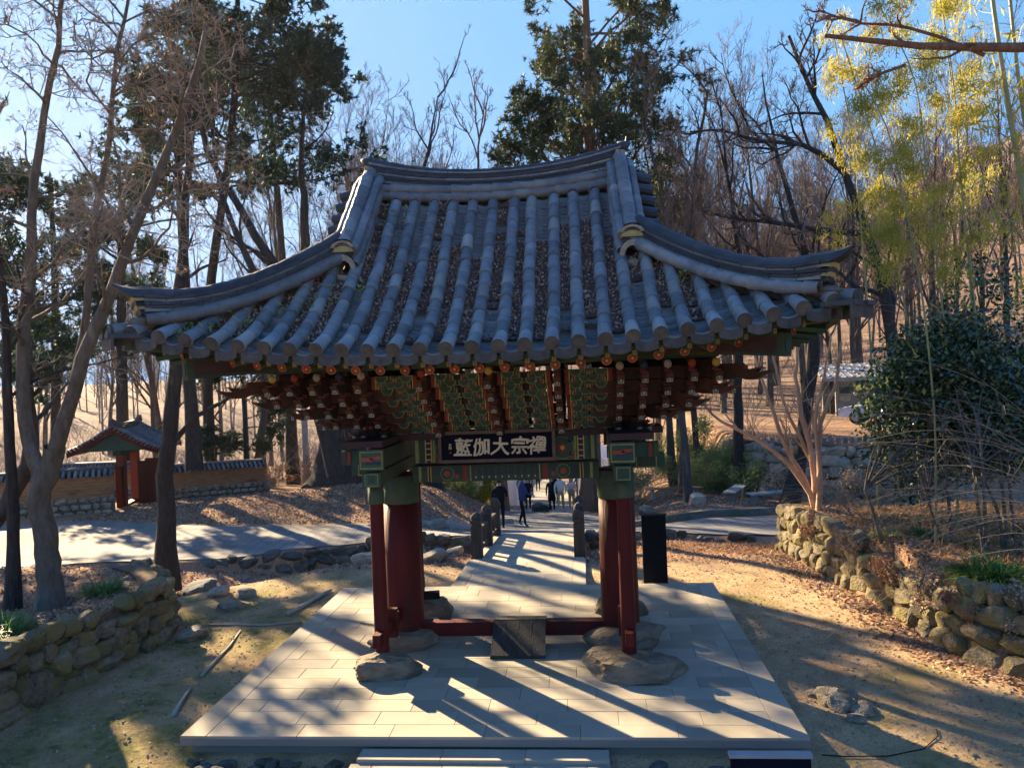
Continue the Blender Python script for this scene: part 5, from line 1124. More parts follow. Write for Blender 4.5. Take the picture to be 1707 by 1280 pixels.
# tree stems: measured centre lines in metres
W={'tan_trunk':[(-7.15,0.05,0.58),(-7.16,0.05,1.43),(-7.24,0.05,2.08),(-7.15,0.05,2.59),(-6.96,0.05,3.05)],
'tan_right':[(-7.15,0.05,2.55),(-6.82,0.05,3.26),(-6.58,0.05,4.02),(-6.22,0.05,4.88),(-5.83,0.05,5.55),(-5.39,0.05,6.63),(-4.87,0.05,7.60),(-4.40,0.05,8.56),(-4.22,0.05,9.36)],
'tan_left':[(-7.18,0.05,2.50),(-7.43,0.05,2.91),(-7.47,0.05,3.49),(-7.45,0.05,4.42),(-7.24,0.05,5.71),(-7.12,0.05,7.19),(-6.69,0.05,8.82),(-6.43,0.05,10.26)],
'tan_mid':[(-6.81,0.30,3.93),(-6.44,0.30,5.33),(-6.39,0.30,6.45),(-5.98,0.30,7.74),(-5.87,0.30,9.04),(-5.41,0.30,10.49)],
'lean_left':[(-7.69,0.60,2.88),(-8.09,0.60,2.30),(-8.70,0.60,1.52),(-9.39,0.60,0.44)],
'dark_left':[(-7.72,-0.05,0.58),(-7.60,-0.05,1.64),(-7.66,-0.05,2.57),(-7.60,-0.05,4.43),(-7.67,-0.05,6.28),(-7.83,-0.05,8.13)],
'black':[(-8.87,6.40,-0.68),(-8.89,6.40,0.56),(-8.68,6.40,1.70),(-8.66,6.40,3.13),(-8.46,6.40,4.27),(-8.24,6.40,5.69),(-8.09,6.40,7.39),(-7.80,6.40,9.50),(-7.82,6.40,11.62)],
'black_br':[(-8.53,6.40,2.63),(-7.91,6.40,3.25),(-7.31,6.40,3.49),(-6.55,6.40,3.91),(-6.08,6.40,4.60)],
'green_tr':[(-15.18,20.00,0.74),(-15.19,20.00,2.76),(-15.30,20.00,5.04),(-15.21,20.00,8.07),(-15.30,20.00,11.85),(-15.36,20.00,16.37)],
'snag':[(-9.64,21.60,-0.79),(-9.25,21.60,0.90),(-9.37,21.60,2.48),(-9.72,21.60,4.84),(-10.09,21.60,7.47)],
'snag2':[(-10.12,21.60,6.95),(-10.70,21.60,9.06),(-10.52,21.60,11.14),(-10.60,21.60,14.27),(-10.04,21.60,17.86)],
'lean':[(-7.24,18.00,0.28),(-8.28,18.00,3.80),(-9.59,18.00,6.64),(-10.59,18.00,8.67),(-11.82,18.00,10.84),(-13.08,18.00,12.67),(-13.57,18.00,15.28),(-13.20,18.00,18.06)],
'lean2':[(-7.76,16.00,0.77),(-8.93,16.00,4.72),(-10.38,16.00,7.62),(-11.10,16.00,9.18),(-11.84,16.00,11.40),(-11.92,16.00,13.59),(-11.12,16.00,16.14)],
'conifer':[(1.39,25.60,-3.02),(1.56,25.60,1.60),(1.88,25.60,10.10),(2.09,25.60,15.73),(2.02,25.60,21.36),(2.07,25.60,26.40)],
'r_dark':[(8.32,17.00,-1.26),(8.83,17.00,0.40),(9.20,17.00,2.09),(9.23,17.00,3.68),(9.64,17.00,6.11),(9.01,17.00,8.68),(8.28,17.00,11.48),(7.96,17.00,14.25)],
'r_black':[(11.79,15.00,-0.05),(11.49,15.00,2.32),(11.28,15.00,4.67),(10.98,15.00,7.22),(10.54,15.00,8.13),(9.87,15.00,10.71),(8.99,15.00,13.01),(8.38,15.00,14.62)],
'r_black_b1':[(10.63,15.00,8.02),(9.22,15.00,8.20),(7.89,15.00,8.53),(6.54,15.00,8.75),(5.38,15.00,9.07)],
'r_black_b2':[(10.03,15.00,10.01),(8.93,15.00,11.06),(7.21,15.00,11.27),(6.06,15.00,11.74),(5.08,15.00,11.71)],
'r_a':[(6.30,24.00,-2.18),(6.20,24.00,1.00),(6.03,24.00,3.70),(6.43,24.00,7.44),(6.31,24.00,11.46),(7.27,24.00,16.19)],
'r_b':[(7.69,22.00,-1.55),(7.61,22.00,1.11),(7.74,22.00,3.63),(8.14,22.00,7.89),(7.53,22.00,11.69),(7.41,22.00,15.21)],
'r_c':[(5.84,27.00,-1.27),(5.79,27.00,1.37),(6.18,27.00,4.28),(5.77,27.00,8.96),(5.63,27.00,13.04)],
'l_trunk':[(-5.68,24.00,-1.67),(-6.08,24.00,-0.55),(-6.32,24.00,1.96),(-6.37,24.00,7.51),(-5.86,24.00,13.01),(-4.87,24.00,16.79)],
'tent_tr':[(-3.02,27.50,-2.91),(-3.05,27.50,-1.39),(-3.08,27.50,1.64),(-3.14,27.50,7.68),(-3.82,27.50,13.74),(-3.03,27.50,18.19)],
'wall_tr':[(-15.22,26.00,-0.86),(-14.62,26.00,2.12),(-14.49,26.00,5.10),(-14.60,26.00,9.58)],
'c1':[(6.24,6.28,0.45),(6.17,6.28,1.06),(5.86,6.28,1.46),(5.37,6.28,2.01),(4.73,6.28,2.43),(4.09,6.28,2.71),(3.59,6.28,3.53)],
'c2':[(6.24,6.28,0.45),(6.05,6.28,1.33),(5.62,6.28,2.00),(5.39,6.28,2.80),(5.10,6.28,3.74),(4.94,6.28,4.54)],
'c3':[(6.29,6.40,0.42),(6.25,6.40,1.30),(6.18,6.40,2.10),(6.00,6.40,2.78),(5.91,6.40,3.71),(6.01,6.40,4.77)],
'c4':[(6.21,6.10,0.48),(6.29,6.10,1.34),(6.24,6.10,2.13),(6.43,6.10,2.91),(6.70,6.10,3.42),(6.82,6.10,4.32)],
'c5':[(6.32,6.50,0.40),(6.34,6.50,1.42),(6.07,6.50,2.10),(5.71,6.50,2.78),(5.60,6.50,3.45),(5.43,6.50,4.27)],
'c6':[(6.18,6.00,0.50),(6.24,6.00,1.36),(6.28,6.00,1.88),(6.14,6.00,2.66),(6.38,6.00,3.43),(6.58,6.00,4.46)],
'fg':[(5.46,-5.00,6.25),(4.87,-5.00,6.22),(4.35,-5.00,6.19),(4.08,-5.00,6.17),(3.73,-5.00,6.17),(3.42,-5.00,6.24),(3.24,-5.00,6.31),(3.18,-5.00,6.43)],
'fg2':[(3.77,-5.00,6.16),(3.59,-5.00,6.11),(3.39,-5.00,6.01)],
'fg3':[(4.35,-5.00,6.19),(4.04,-5.00,6.35),(3.74,-5.00,6.47),(3.43,-5.00,6.50),(3.16,-5.00,6.62)],
'bam1':[(6.13,-2.50,3.19),(6.06,-2.50,5.12),(5.89,-2.50,6.08),(5.78,-2.50,7.05),(5.70,-2.50,7.69),(5.65,-2.50,8.46)],
'bam2':[(6.58,-2.20,3.16),(6.45,-2.20,5.14),(6.18,-2.20,6.15),(6.07,-2.20,7.41),(6.02,-2.20,8.33)],
'bam3':[(7.72,3.00,0.63),(7.69,3.00,2.80),(7.55,3.00,4.91),(7.36,3.00,7.03),(7.27,3.00,8.92),(6.70,3.00,10.02)],
'bam4':[(8.12,3.00,0.62),(8.19,3.00,2.78),(8.10,3.00,4.89),(7.92,3.00,6.99),(7.87,3.00,8.88),(7.62,3.00,10.57)],
'bam5':[(7.06,2.40,0.77),(7.12,2.40,2.85),(6.99,2.40,4.88),(6.67,2.40,6.92),(6.51,2.40,7.94),(6.14,2.40,8.57)],
's1':[(6.25,2.60,0.74),(6.12,2.60,1.32),(6.00,2.60,1.68)],
's2':[(7.34,2.40,0.56),(7.30,2.40,1.22),(7.27,2.40,1.83),(7.22,2.40,2.85)],
's2b':[(7.33,2.40,0.59),(7.07,2.40,1.03),(6.94,2.40,1.54)],
's3':[(7.44,1.60,0.80),(7.38,1.60,1.37),(7.32,1.60,2.14)],
's4':[(7.47,1.60,0.80),(7.48,1.60,1.46),(7.45,1.60,2.32)],
's5':[(7.93,2.00,0.77),(7.89,2.00,1.38),(7.67,2.00,1.88)],
's6':[(7.99,2.00,0.77),(7.97,2.00,1.38),(7.94,2.00,2.17)],
's7':[(8.12,2.00,0.71),(8.08,2.00,1.48),(8.05,2.00,2.16)],
}
# ---------------------------------------------------------------- trees
def smooth_line(p, n):
    p = np.array(p, float); d = np.r_[0, np.cumsum(np.linalg.norm(np.diff(p, axis=0), axis=1))]; t = np.linspace(0, d[-1], n)
    q = np.stack([np.interp(t, d, p[:, i]) for i in range(3)], -1)
    for _ in range(2): q[1:-1] = (q[:-2]+2*q[1:-1]+q[2:])/4
    return q
def grow(P, R, M_, rng, t0=.25, t1=1., ang=(35,65), lenf=(.4,.8), length=None, rf=.6, N=6, wig=.18, up=.15, rmin=.004, tipf=.25, flat=0):
    """children of every parent polyline, all at once"""
    B, n = P.shape[:2]; t = rng.uniform(t0, t1, (B, M_)); f = t*(n-1); i = np.minimum(f.astype(int), n-2); w = (f-i)[..., None]; b = np.arange(B)[:, None]
    pos = P[b, i]*(1-w)+P[b, i+1]*w; tan = unit(P[b, i+1]-P[b, i]); r = (R[b, i]*(1-w[..., 0])+R[b, i+1]*w[..., 0])
    L = np.linalg.norm(P[:, -1]-P[:, 0], axis=1)[:, None] if length is None else length
    ln = L*rng.uniform(*lenf, (B, M_))*(1-.45*(t-t0)/(t1-t0+1e-6))
    rnd_ = unit(rng.normal(size=(B, M_, 3))); perp = unit(rnd_-tan*(rnd_*tan).sum(-1, keepdims=True)); a = np.radians(rng.uniform(*ang, (B, M_)))[..., None]
    d = tan*np.cos(a)+perp*np.sin(a); d[..., 2] = d[..., 2]*(1-flat)+up*.6; d = unit(d)
    pts = [pos]; step = (ln/(N-1))[..., None]
    for k in range(N-1):
        d = unit(d+rng.normal(size=d.shape)*wig+np.array([0,0,up*.35])); pts.append(pts[-1]+d*step)
    Q = np.stack(pts, 2).reshape(B*M_, N, 3); r0 = np.maximum(r*rf*rng.uniform(.7, 1., (B, M_)), rmin).reshape(-1, 1)
    return Q, r0*np.linspace(1, tipf, N)[None]
def dry_leaves(b, C, rng, s=.03, m=0):
    n = len(C); A = unit(rng.normal(size=(n, 3)))*s*rng.uniform(.6, 1.3, (n, 1)); Bv = unit(np.cross(A, rng.normal(size=(n, 3))))*s*.55; b.quads(C, A, Bv, m)
def ranks(P): return P.reshape(-1, 3)
def limb_r(n, r0, r1, flare=0):
    r = np.linspace(r0, r1, n); 
    if flare: r[0] *= 1+flare; r[1] *= 1+flare*.3
    return r
def bare_tree(name, label, paths, radii, bark='bark_grey', twig='twig', seed=1, group=None, lv=(7,5,5,4), lens=(.42,.5,.55,.6), up=.2, cat='tree', leaves=None, t0=.35, twr=.004, wig=.16, sides=9, maxlen=None, flare=.5, ang=(30,60), own=None):
    rng = np.random.default_rng(seed); base = np.array(paths[0][0]); T_ = thing(name, label, cat, tuple(base), 0, group)
    tb = MB(); PP = []; RR = []
    for p, (r0, r1) in zip(paths, radii):
        n = 16; q = smooth_line(p, n)-base; q[2:-1] += rng.normal(size=(n-3, 3))*min(.04, r0*.12); r = limb_r(n, r0, r1, flare if p is paths[0] else 0)*(1+.035*np.sin(np.arange(n)*2.3+seed))
        if p is paths[0]: q[0, 2] -= .25
        tb.tubes([q], [r], sides if r0 > .1 else 6); PP.append(q); RR.append(r)
    P, R = np.array(PP), np.array(RR)
    if name == 'maple_tree' and len(PP) > 1: P, R = P[1:], R[1:]
    LL = np.linalg.norm(P[:, -1]-P[:, 0], axis=1)
    cb = MB(); lo = t0; L = None; plen = (np.minimum(LL, maxlen) if maxlen else LL)[:, None]
    for k, m_ in enumerate(lv):
        P, R = grow(P, R, m_, rng, t0=lo, lenf=(lens[k]*.6, lens[k]*1.1), length=plen if k == 0 else None, rf=.62 if k else .5, N=(8,6,5,4)[k], wig=wig, up=up, rmin=((.05,.022,.012,.008) if maxlen and maxlen > 6 else (.02,.010,.006,twr))[k]*(1 if maxlen is None or maxlen > 3 else .5), ang=ang)
        (tb if k == 0 else cb).tubes(P, R, (6,4,3,3)[k]); lo = .15
        ends = P
    tb.build('trunk', M[bark], T_, smooth=True)
    if leaves:
        C = ends[:, -1]; C = C[rng.random(len(C)) < leaves[1]]+rng.normal(size=(1, 3))*.0; 
        if len(C): dry_leaves(cb, C, rng, leaves[2], 1)
        cb.build('crown', [M[twig], M[leaves[0]]], T_)
    else: cb.build('crown', M[twig], T_)
    return T_
G0 = lambda x, y: (x, y, hz(x, y))
bare_tree('maple_tree', 'tan-barked maple forking low above the rough stone wall, its base beside the green tufts', [W['tan_trunk'], W['tan_right'], W['tan_left'], W['tan_mid']], [(.185,.155),(.125,.035),(.115,.03),(.07,.02)], 'bark_tan', 'twig_tan', 11, lv=(14,7,6,5), lens=(.55,.55,.6,.6), up=.02, leaves=('leaf_dry',.10,.028), t0=.3, twr=.0035, wig=.2, maxlen=5, ang=(40,80))
bare_tree('maple_tree', 'leaning pale tree trunk crossing the left edge of the view beside the tan maple', [W['lean_left'][::-1]+W['tan_left'][3:5]], [(.16,.09)], 'bark_grey', 'twig_tan', 12, lv=(5,4,4,4), lens=(.4,.5,.5,.5), up=.1, t0=.5, maxlen=3, twr=.003)
bare_tree('bare_tree', 'dark thin trunk at the far left edge standing close beside the tan maple', [W['dark_left']], [(.10,.03)], 'bark_dark', 'twig_tan', 13, lv=(13,6,6,5), lens=(.5,.5,.55,.6), up=.05, t0=.35, maxlen=5, twr=.003, leaves=('leaf_dry',.08,.028))
bare_tree('bare_tree', 'black rough trunk rising from the creek bank in front of the small red gate', [W['black'], W['black_br']], [(.23,.05),(.07,.02)], 'bark_dark', 'twig', 14, lv=(9,5,5,5), lens=(.4,.5,.55,.6), t0=.45, up=.1, maxlen=5, leaves=('leaf_dry_pale',.05,.03))
bare_tree('old_stump_tree', 'huge hollow old tree trunk on the leafy mound behind the left brackets', [W['snag'], W['snag2']], [(1.1,.42),(.28,.016)], 'bark_dark', 'twig', 15, lv=(5,4,4,4), lens=(.3,.5,.55,.6), t0=.55, up=.3, sides=18, maxlen=11, flare=.45)
bare_tree('bare_tree', 'dark leaning tree with two bends seen above the left hip of the roof', [W['lean']], [(.30,.05)], 'bark_dark', 'twig', 16, lv=(7,5,5,4), lens=(.35,.5,.5,.6), t0=.45, up=.15, maxlen=11)
bare_tree('bare_tree', 'thinner dark leaning tree just left of the other leaning one', [W['lean2']], [(.24,.016)], 'bark_dark', 'twig', 17, lv=(7,5,5,4), lens=(.35,.5,.5,.6), t0=.45, up=.15, maxlen=9)
bare_tree('bare_tree', 'dark slanting trunk behind the crape myrtle on the right', [W['r_dark']], [(.28,.016)], 'bark_dark', 'twig', 18, lv=(11,6,5,5), lens=(.5,.5,.5,.6), t0=.4, up=.15, maxlen=11)
bare_tree('bare_tree', 'black spreading tree with long level limbs to the right of the roof corner', [W['r_black'], W['r_black_b1'], W['r_black_b2']], [(.26,.05),(.11,.03),(.10,.03)], 'bark_dark', 'twig', 19, lv=(10,6,6,5), lens=(.45,.5,.5,.6), t0=.25, up=.1, maxlen=9)
bare_tree('bare_tree', 'slim pale trunk rising from the green thicket right of the gate', [W['r_a']], [(.16,.06)], 'bark_grey', 'twig', 20, lv=(10,6,5,5), lens=(.5,.5,.5,.6), t0=.35, up=.3, maxlen=11)
bare_tree('bare_tree', 'thicker dark trunk in the thicket left of the stone embankment', [W['r_b']], [(.25,.016)], 'bark_dark', 'twig', 21, lv=(11,6,5,5), lens=(.5,.5,.5,.6), t0=.35, up=.25, maxlen=11)
bare_tree('bare_tree', 'thin grey trunk nearest the gate pillar in the green thicket', [W['r_c']], [(.15,.05)], 'bark_grey', 'twig', 22, lv=(10,6,5,5), lens=(.5,.5,.5,.6), t0=.3, up=.3, maxlen=11)
bare_tree('bare_tree', 'mossy tree trunk by the yellow-green shrubs seen just inside the left pillar', [W['l_trunk']], [(.40,.016)], 'bark_dark', 'twig', 23, lv=(11,6,5,5), lens=(.5,.5,.5,.6), t0=.4, up=.25, maxlen=11)
bare_tree('bare_tree', 'brown trunk beside the left white tent', [W['tent_tr']], [(.28,.016)], 'bark_brown', 'twig', 24, lv=(11,6,5,5), lens=(.5,.5,.5,.6), t0=.4, up=.25, maxlen=11)
bare_tree('bare_tree', 'slim tree trunk beyond the end of the orange mud wall', [W['wall_tr']], [(.22,.08)], 'bark_grey', 'twig_tan', 25, lv=(8,5,5,4), lens=(.35,.5,.5,.6), t0=.4, up=.25, maxlen=6)
bare_tree('crape_myrtle', 'smooth orange-tan crape myrtle with many slender bare stems on the leafy bank', [W['c3'],W['c1'],W['c2'],W['c4'],W['c5'],W['c6']], [(.085,.025),(.075,.022),(.07,.022),(.075,.025),(.06,.02),(.06,.02)], 'bark_crape', 'twig_tan', 26, lv=(6,4,4), lens=(.4,.55,.6), t0=.3, up=.28, maxlen=2.6, flare=.3, ang=(20,45), wig=.14)
# foreground limb of a tree standing right of the view
x_, y_ = 8.6, -5.4
bare_tree('bare_tree', 'thick brown limb reaching in from the top right with thin twigs', [[G0(x_, y_), (8.5,-5.3,2.5), (8.0,-5.2,5.2), (7.0,-5.1,6.2)]+[W['fg'][0]][0:0]+W['fg'][1:], W['fg2'], W['fg3']], [(.16,.016),(.014,.006),(.016,.006)], 'bark_brown', 'twig_tan', 27, lv=(12,4,4,3), lens=(.3,.5,.5,.5), t0=.45, up=.05, maxlen=2.2, twr=.002, wig=.2, leaves=('leaf_dry',.05,.02))
# pines ----------------------------------------------------------
def tufts(b, C, rng, blades=7, s=.16, w=.012, m=0, droop=0):
    n = len(C)*blades; Cc = np.repeat(C, blades, 0); d = unit(rng.normal(size=(n, 3))+[0,0,.25-droop])*s*rng.uniform(.6, 1.2, (n, 1)); side = unit(np.cross(d, rng.normal(size=(n, 3))))*w; b.add(np.stack([Cc-side, Cc+side, Cc+d*1.05], 1).reshape(-1, 3), np.arange(3*n).reshape(n, 3), m)
def pine(label, path, r, seed, nb=16, ln=3.0, t0=.45, m='needles', bark='bark_dark', dens=8, s=.18, lv2=6, lv3=5, w=.036, up=.05, group=None, ang=(60,95), flat=.5, name='pine_tree'):
    rng = np.random.default_rng(seed); base = np.array(path[0]); T_ = thing(name, label, 'tree', tuple(base), 0, group); q = smooth_line(path, 16)-base; q[0, 2] -= .3; R = limb_r(16, r[0], r[1], .3)
    tb = MB(); tb.tubes([q], [R], 9)
    P1, R1 = grow(q[None], R[None], nb, rng, t0=t0, t1=.99, ang=ang, lenf=(.6,1.25), length=ln, rf=.42, N=7, wig=.13, up=up, rmin=.03, flat=flat); tb.tubes(P1, R1, 6)
    P2, R2 = grow(P1, R1, lv2, rng, t0=.3, ang=(35,70), lenf=(.35,.6), N=5, wig=.16, up=.08, rmin=.014, flat=.4); tb.tubes(P2, R2, 4)
    P3, R3 = grow(P2, R2, lv3, rng, t0=.25, ang=(30,70), lenf=(.35,.7), N=4, wig=.2, up=.2, rmin=.007); tb.tubes(P3, R3, 3)
    tb.build('trunk', M[bark], T_, smooth=True)
    cb = MB(); C = np.concatenate([ranks(P3[:, 1:]), ranks(P2[:, 3:])]); C = np.concatenate([C, C+rng.normal(size=C.shape)*s*.8]); tufts(cb, C, rng, dens, s, w); cb.build('crown', M[m], T_); print(label, len(C)*dens*2); return T_
pine('dark broad pine leaning in from the upper left, its crown reaching toward the roof', [G0(-17.2,25.5), (-17,25,5), (-15.6,23,9), (-13.9,21.5,13), (-12.8,20.5,17), (-12.4,20,20.5)], (.30,.10), 31, nb=32, ln=5.6, t0=.62, dens=9, s=.22, w=.045, lv3=6)
pine('dark pine with a straight trunk behind the small red gate', [G0(-21.2,24.5), (-21,24.5,5), (-20.8,24.5,10), (-20.6,24.5,14)], (.34,.12), 32, nb=18, ln=3.0, t0=.45, s=.2)
pine('shadowed pine at the far left edge behind the maples', [G0(-18.0,11.5), (-18.2,11.5,6), (-18.6,11.5,13)], (.24,.10), 33, nb=28, ln=3.8, t0=.4)
pine('tall pine left of centre whose lower trunk shows greenish behind the black trunk', W['green_tr'], (.30,.10), 34, nb=13, ln=2.2, t0=.72, s=.2)
pine('tall pine deep in the wood at the far left behind the mud wall', [G0(-26.5,27), (-26.2,27,5), (-26,27,10), (-26,27,15)], (.30,.1), 35, nb=20, ln=3.8, t0=.4, s=.2)
pine('tall feathery olive-green conifer rising behind the middle of the roof', W['conifer'], (.50,.10), 36, nb=50, ln=6.3, t0=.30, m='needles_olive', bark='bark_brown', dens=15, s=.24, w=.027, lv2=6, lv3=5, up=.22, ang=(50,75), flat=.1, name='conifer')
pine('tall broad-crowned pine whose dark top shows over the left hip of the roof', [G0(-15.2,31), (-15.2,31,8), (-15.4,31,15), (-15.9,31,23.5)], (.34,.08), 38, nb=24, ln=5.0, t0=.76, s=.24, w=.045)
# dark low foliage in front of the red gate's roof
pine('small evergreen with dark sprays behind the roof of the small red gate', [G0(-15.6,26), (-15.6,26,3), (-15.8,26,6.5)], (.16,.05), 37, nb=16, ln=2.2, t0=.2, m='needles', dens=6)

# forest of bare trees behind --------------------------------------
tmpl = []
def forest_template(seed, h):
    rng = np.random.default_rng(seed); n = 6; lean = rng.normal(size=2)*.06*h; p = [(lean[0]*t**1.5+rng.normal()*.15*(t > 0), lean[1]*t**1.5+rng.normal()*.15*(t > 0), h*t) for t in np.linspace(0, 1, n)]
    q = smooth_line(p, 14); q[0, 2] -= .4; R = limb_r(14, .012*h, .025, .3); tb = MB(); cb = MB(); tb.tubes([q], [R], 8)
    P, R = grow(q[None], R[None], 12, rng, t0=.22, ang=(25,50), lenf=(.25,.5), rf=.6, N=8, wig=.13, up=.28, rmin=.03); tb.tubes(P, R, 5)
    for k, (m_, N, s) in enumerate(((8,6,3),(6,5,3),(4,4,3))):
        P, R = grow(P, R, m_, rng, t0=.2, ang=(25,55), lenf=(.35,.65), rf=.6, N=N, wig=.15, up=.25, rmin=(.016,.010,.0075)[k]); cb.tubes(P, R, s)
    return tb.mesh('trunk', M['bark_grey'], True), cb.mesh('crown', M['twig'])
for i in range(6): tmpl.append(forest_template(400+i, (17,16,18,15,17,14)[i]))
rf_ = random.Random(21); spots = []
def ok_spot(x, y):
    if -6.5 < x-(-.06*(y-14)) < 4.5 and y < 75: return False
    if 6 < x < 26 and 17.5 < y < 40: return False
    if -26 < x < -13 and 10 < y < 27: return False
    return all((x-a)**2+(y-b_)**2 > 2.2**2 for a, b_ in spots)
def place(n, xr, yr, sc, lab, grp, parts=True):
    k = 0; tries = 0
    while k < n and tries < 4000:
        tries += 1; x, y = rf_.uniform(*xr), rf_.uniform(*yr)
        if not ok_spot(x, y): continue
        spots.append((x, y)); i = rf_.randrange(6); s = rf_.uniform(*sc); z = hz(x, y)
        t = thing('bare_tree', lab, 'tree', (x, y, z), rf_.uniform(0, 6.28), grp); t.scale = (s, s, s*rf_.uniform(.9, 1.12))
        link('trunk', tmpl[i][0], t); link('crown', tmpl[i][1], t); k += 1
for lab, grp, n, xr, yr, sc in (
 ('leafless grey tree in the wood just behind the left half of the gate roof', 'bare trees behind the gate, left', 9, (-15,-5), (28,42), (1.05,1.35)),
 ('leafless tree standing deeper in the wood behind the gate roof to the left', 'deeper bare trees behind the gate, left', 8, (-18,-7), (33,50), (1.1,1.4)),
 ('leafless tree in the wood just right of the olive-green conifer', 'bare trees right of the conifer', 4, (4.6,9.5), (19,30), (.8,1.05)),
 ('leafless tree further back between the conifer and the black spreading tree', 'bare trees between conifer and black tree', 11, (6,16), (36,54), (.9,1.25)),
 ('leafless tree on the lower part of the brown slope at the right', 'bare trees low on the right slope', 18, (14,32), (40,56), (.9,1.2)),
 ('leafless tree higher on the brown slope at the right edge', 'bare trees high on the right slope', 16, (20,52), (56,84), (.95,1.3)),
 ('leafless tree just beyond the mud wall at the left', 'bare trees beyond the mud wall', 4, (-30,-13), (28,40), (.75,1.0)),
 ('leafless tree far behind the mud wall at the left edge', 'bare trees far behind the mud wall', 9, (-52,-20), (42,64), (.9,1.2)),
 ('distant leafless tree down the valley', 'distant bare trees down the valley', 16, (-24,20), (60,110), (1.0,1.4))): place(n, xr, yr, sc, lab, grp)
for (x, y, s) in ((-20,-1,.8),(-15.5,-6.5,.65)):  # unseen trees added beyond the left edge to cast shade
    i = rf_.randrange(6); t = thing('bare_tree', 'unseen leafless tree added left of the view near the tan maple for shade', 'tree', (x, y, hz(x, y)), x, 'bare shade trees added left of the view'); t.scale = (s,)*3; link('trunk', tmpl[i][0], t); link('crown', tmpl[i][1], t)
# far woods as one mass
rng = np.random.default_rng(77); N = 800; a_ = np.radians(rng.uniform(-50, 58, N)); Rr = rng.uniform(80, 260, N)**1.0; X_, Y2 = Rr*np.sin(a_), Rr*np.cos(a_)-11; keep = np.hypot(X_, Y2) > 75; X_, Y2 = X_[keep], Y2[keep]; Z_ = H(X_, Y2); n = len(X_)
hh = rng.uniform(8, 15, n); base = np.stack([X_, Y2, Z_-.3], -1); topv = base+np.stack([rng.normal(size=n)*.5, rng.normal(size=n)*.5, hh], -1); t = np.linspace(0, 1, 5)[None, :, None]; P = base[:, None]*(1-t)+topv[:, None]*t; R = np.linspace(.16, .04, 5)[None]*np.ones((n, 1))
fb = MB(); fb.tubes(P, R, 3)
P1, R1 = grow(P, R, 9, rng, t0=.25, ang=(20,50), lenf=(.25,.5), N=4, wig=.15, up=.3, rmin=.05); fb.tubes(P1, R1, 3)
P2, R2 = grow(P1, R1, 4, rng, t0=.2, ang=(25,50), lenf=(.4,.7), N=3, wig=.15, up=.3, rmin=.03); fb.tubes(P2, R2, 3)
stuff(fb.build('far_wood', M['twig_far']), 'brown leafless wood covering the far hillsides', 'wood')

n = 15000; a_ = np.radians(rng.uniform(-48, 50, n)); Rr = rng.uniform(38, 120, n); X_, Y2 = Rr*np.sin(a_), Rr*np.cos(a_)-11
keep = ~((np.abs(X_+.06*(Y2-14)) < 4.5) & (Y2 < 80)) & ~((X_ > 6) & (X_ < 26) & (Y2 < 42)) & ~((X_ > -27) & (X_ < -13) & (Y2 < 25)) & (wob(X_, Y2, .25, 3) > -.25); X_, Y2 = X_[keep], Y2[keep]; n = len(X_)
p = np.stack([X_, Y2, H(X_, Y2)-.1], -1); d = unit(np.stack([rng.normal(size=n)*.4, rng.normal(size=n)*.4, np.ones(n)], -1)); L = rng.uniform(.7, 2.6, (n, 1)); q = p+d*L*.5+rng.normal(size=(n, 3))*.12; P = np.stack([p, q, q+unit(d+rng.normal(size=(n, 3))*.35)*L*.5], 1)
ub = MB(); ub.tubes(P, np.array([[.022,.016,.006]])*np.ones((n, 1)), 3); P2, R2 = grow(P, np.array([[.018,.012,.006]])*np.ones((n, 1)), 2, rng, t0=.3, ang=(25,60), lenf=(.3,.6), N=3, wig=.15, up=.2, rmin=.007); ub.tubes(P2, R2, 3)
stuff(ub.build('undergrowth', M['twig_far']), 'bare brushwood undergrowth between the trees of the wood', 'undergrowth')

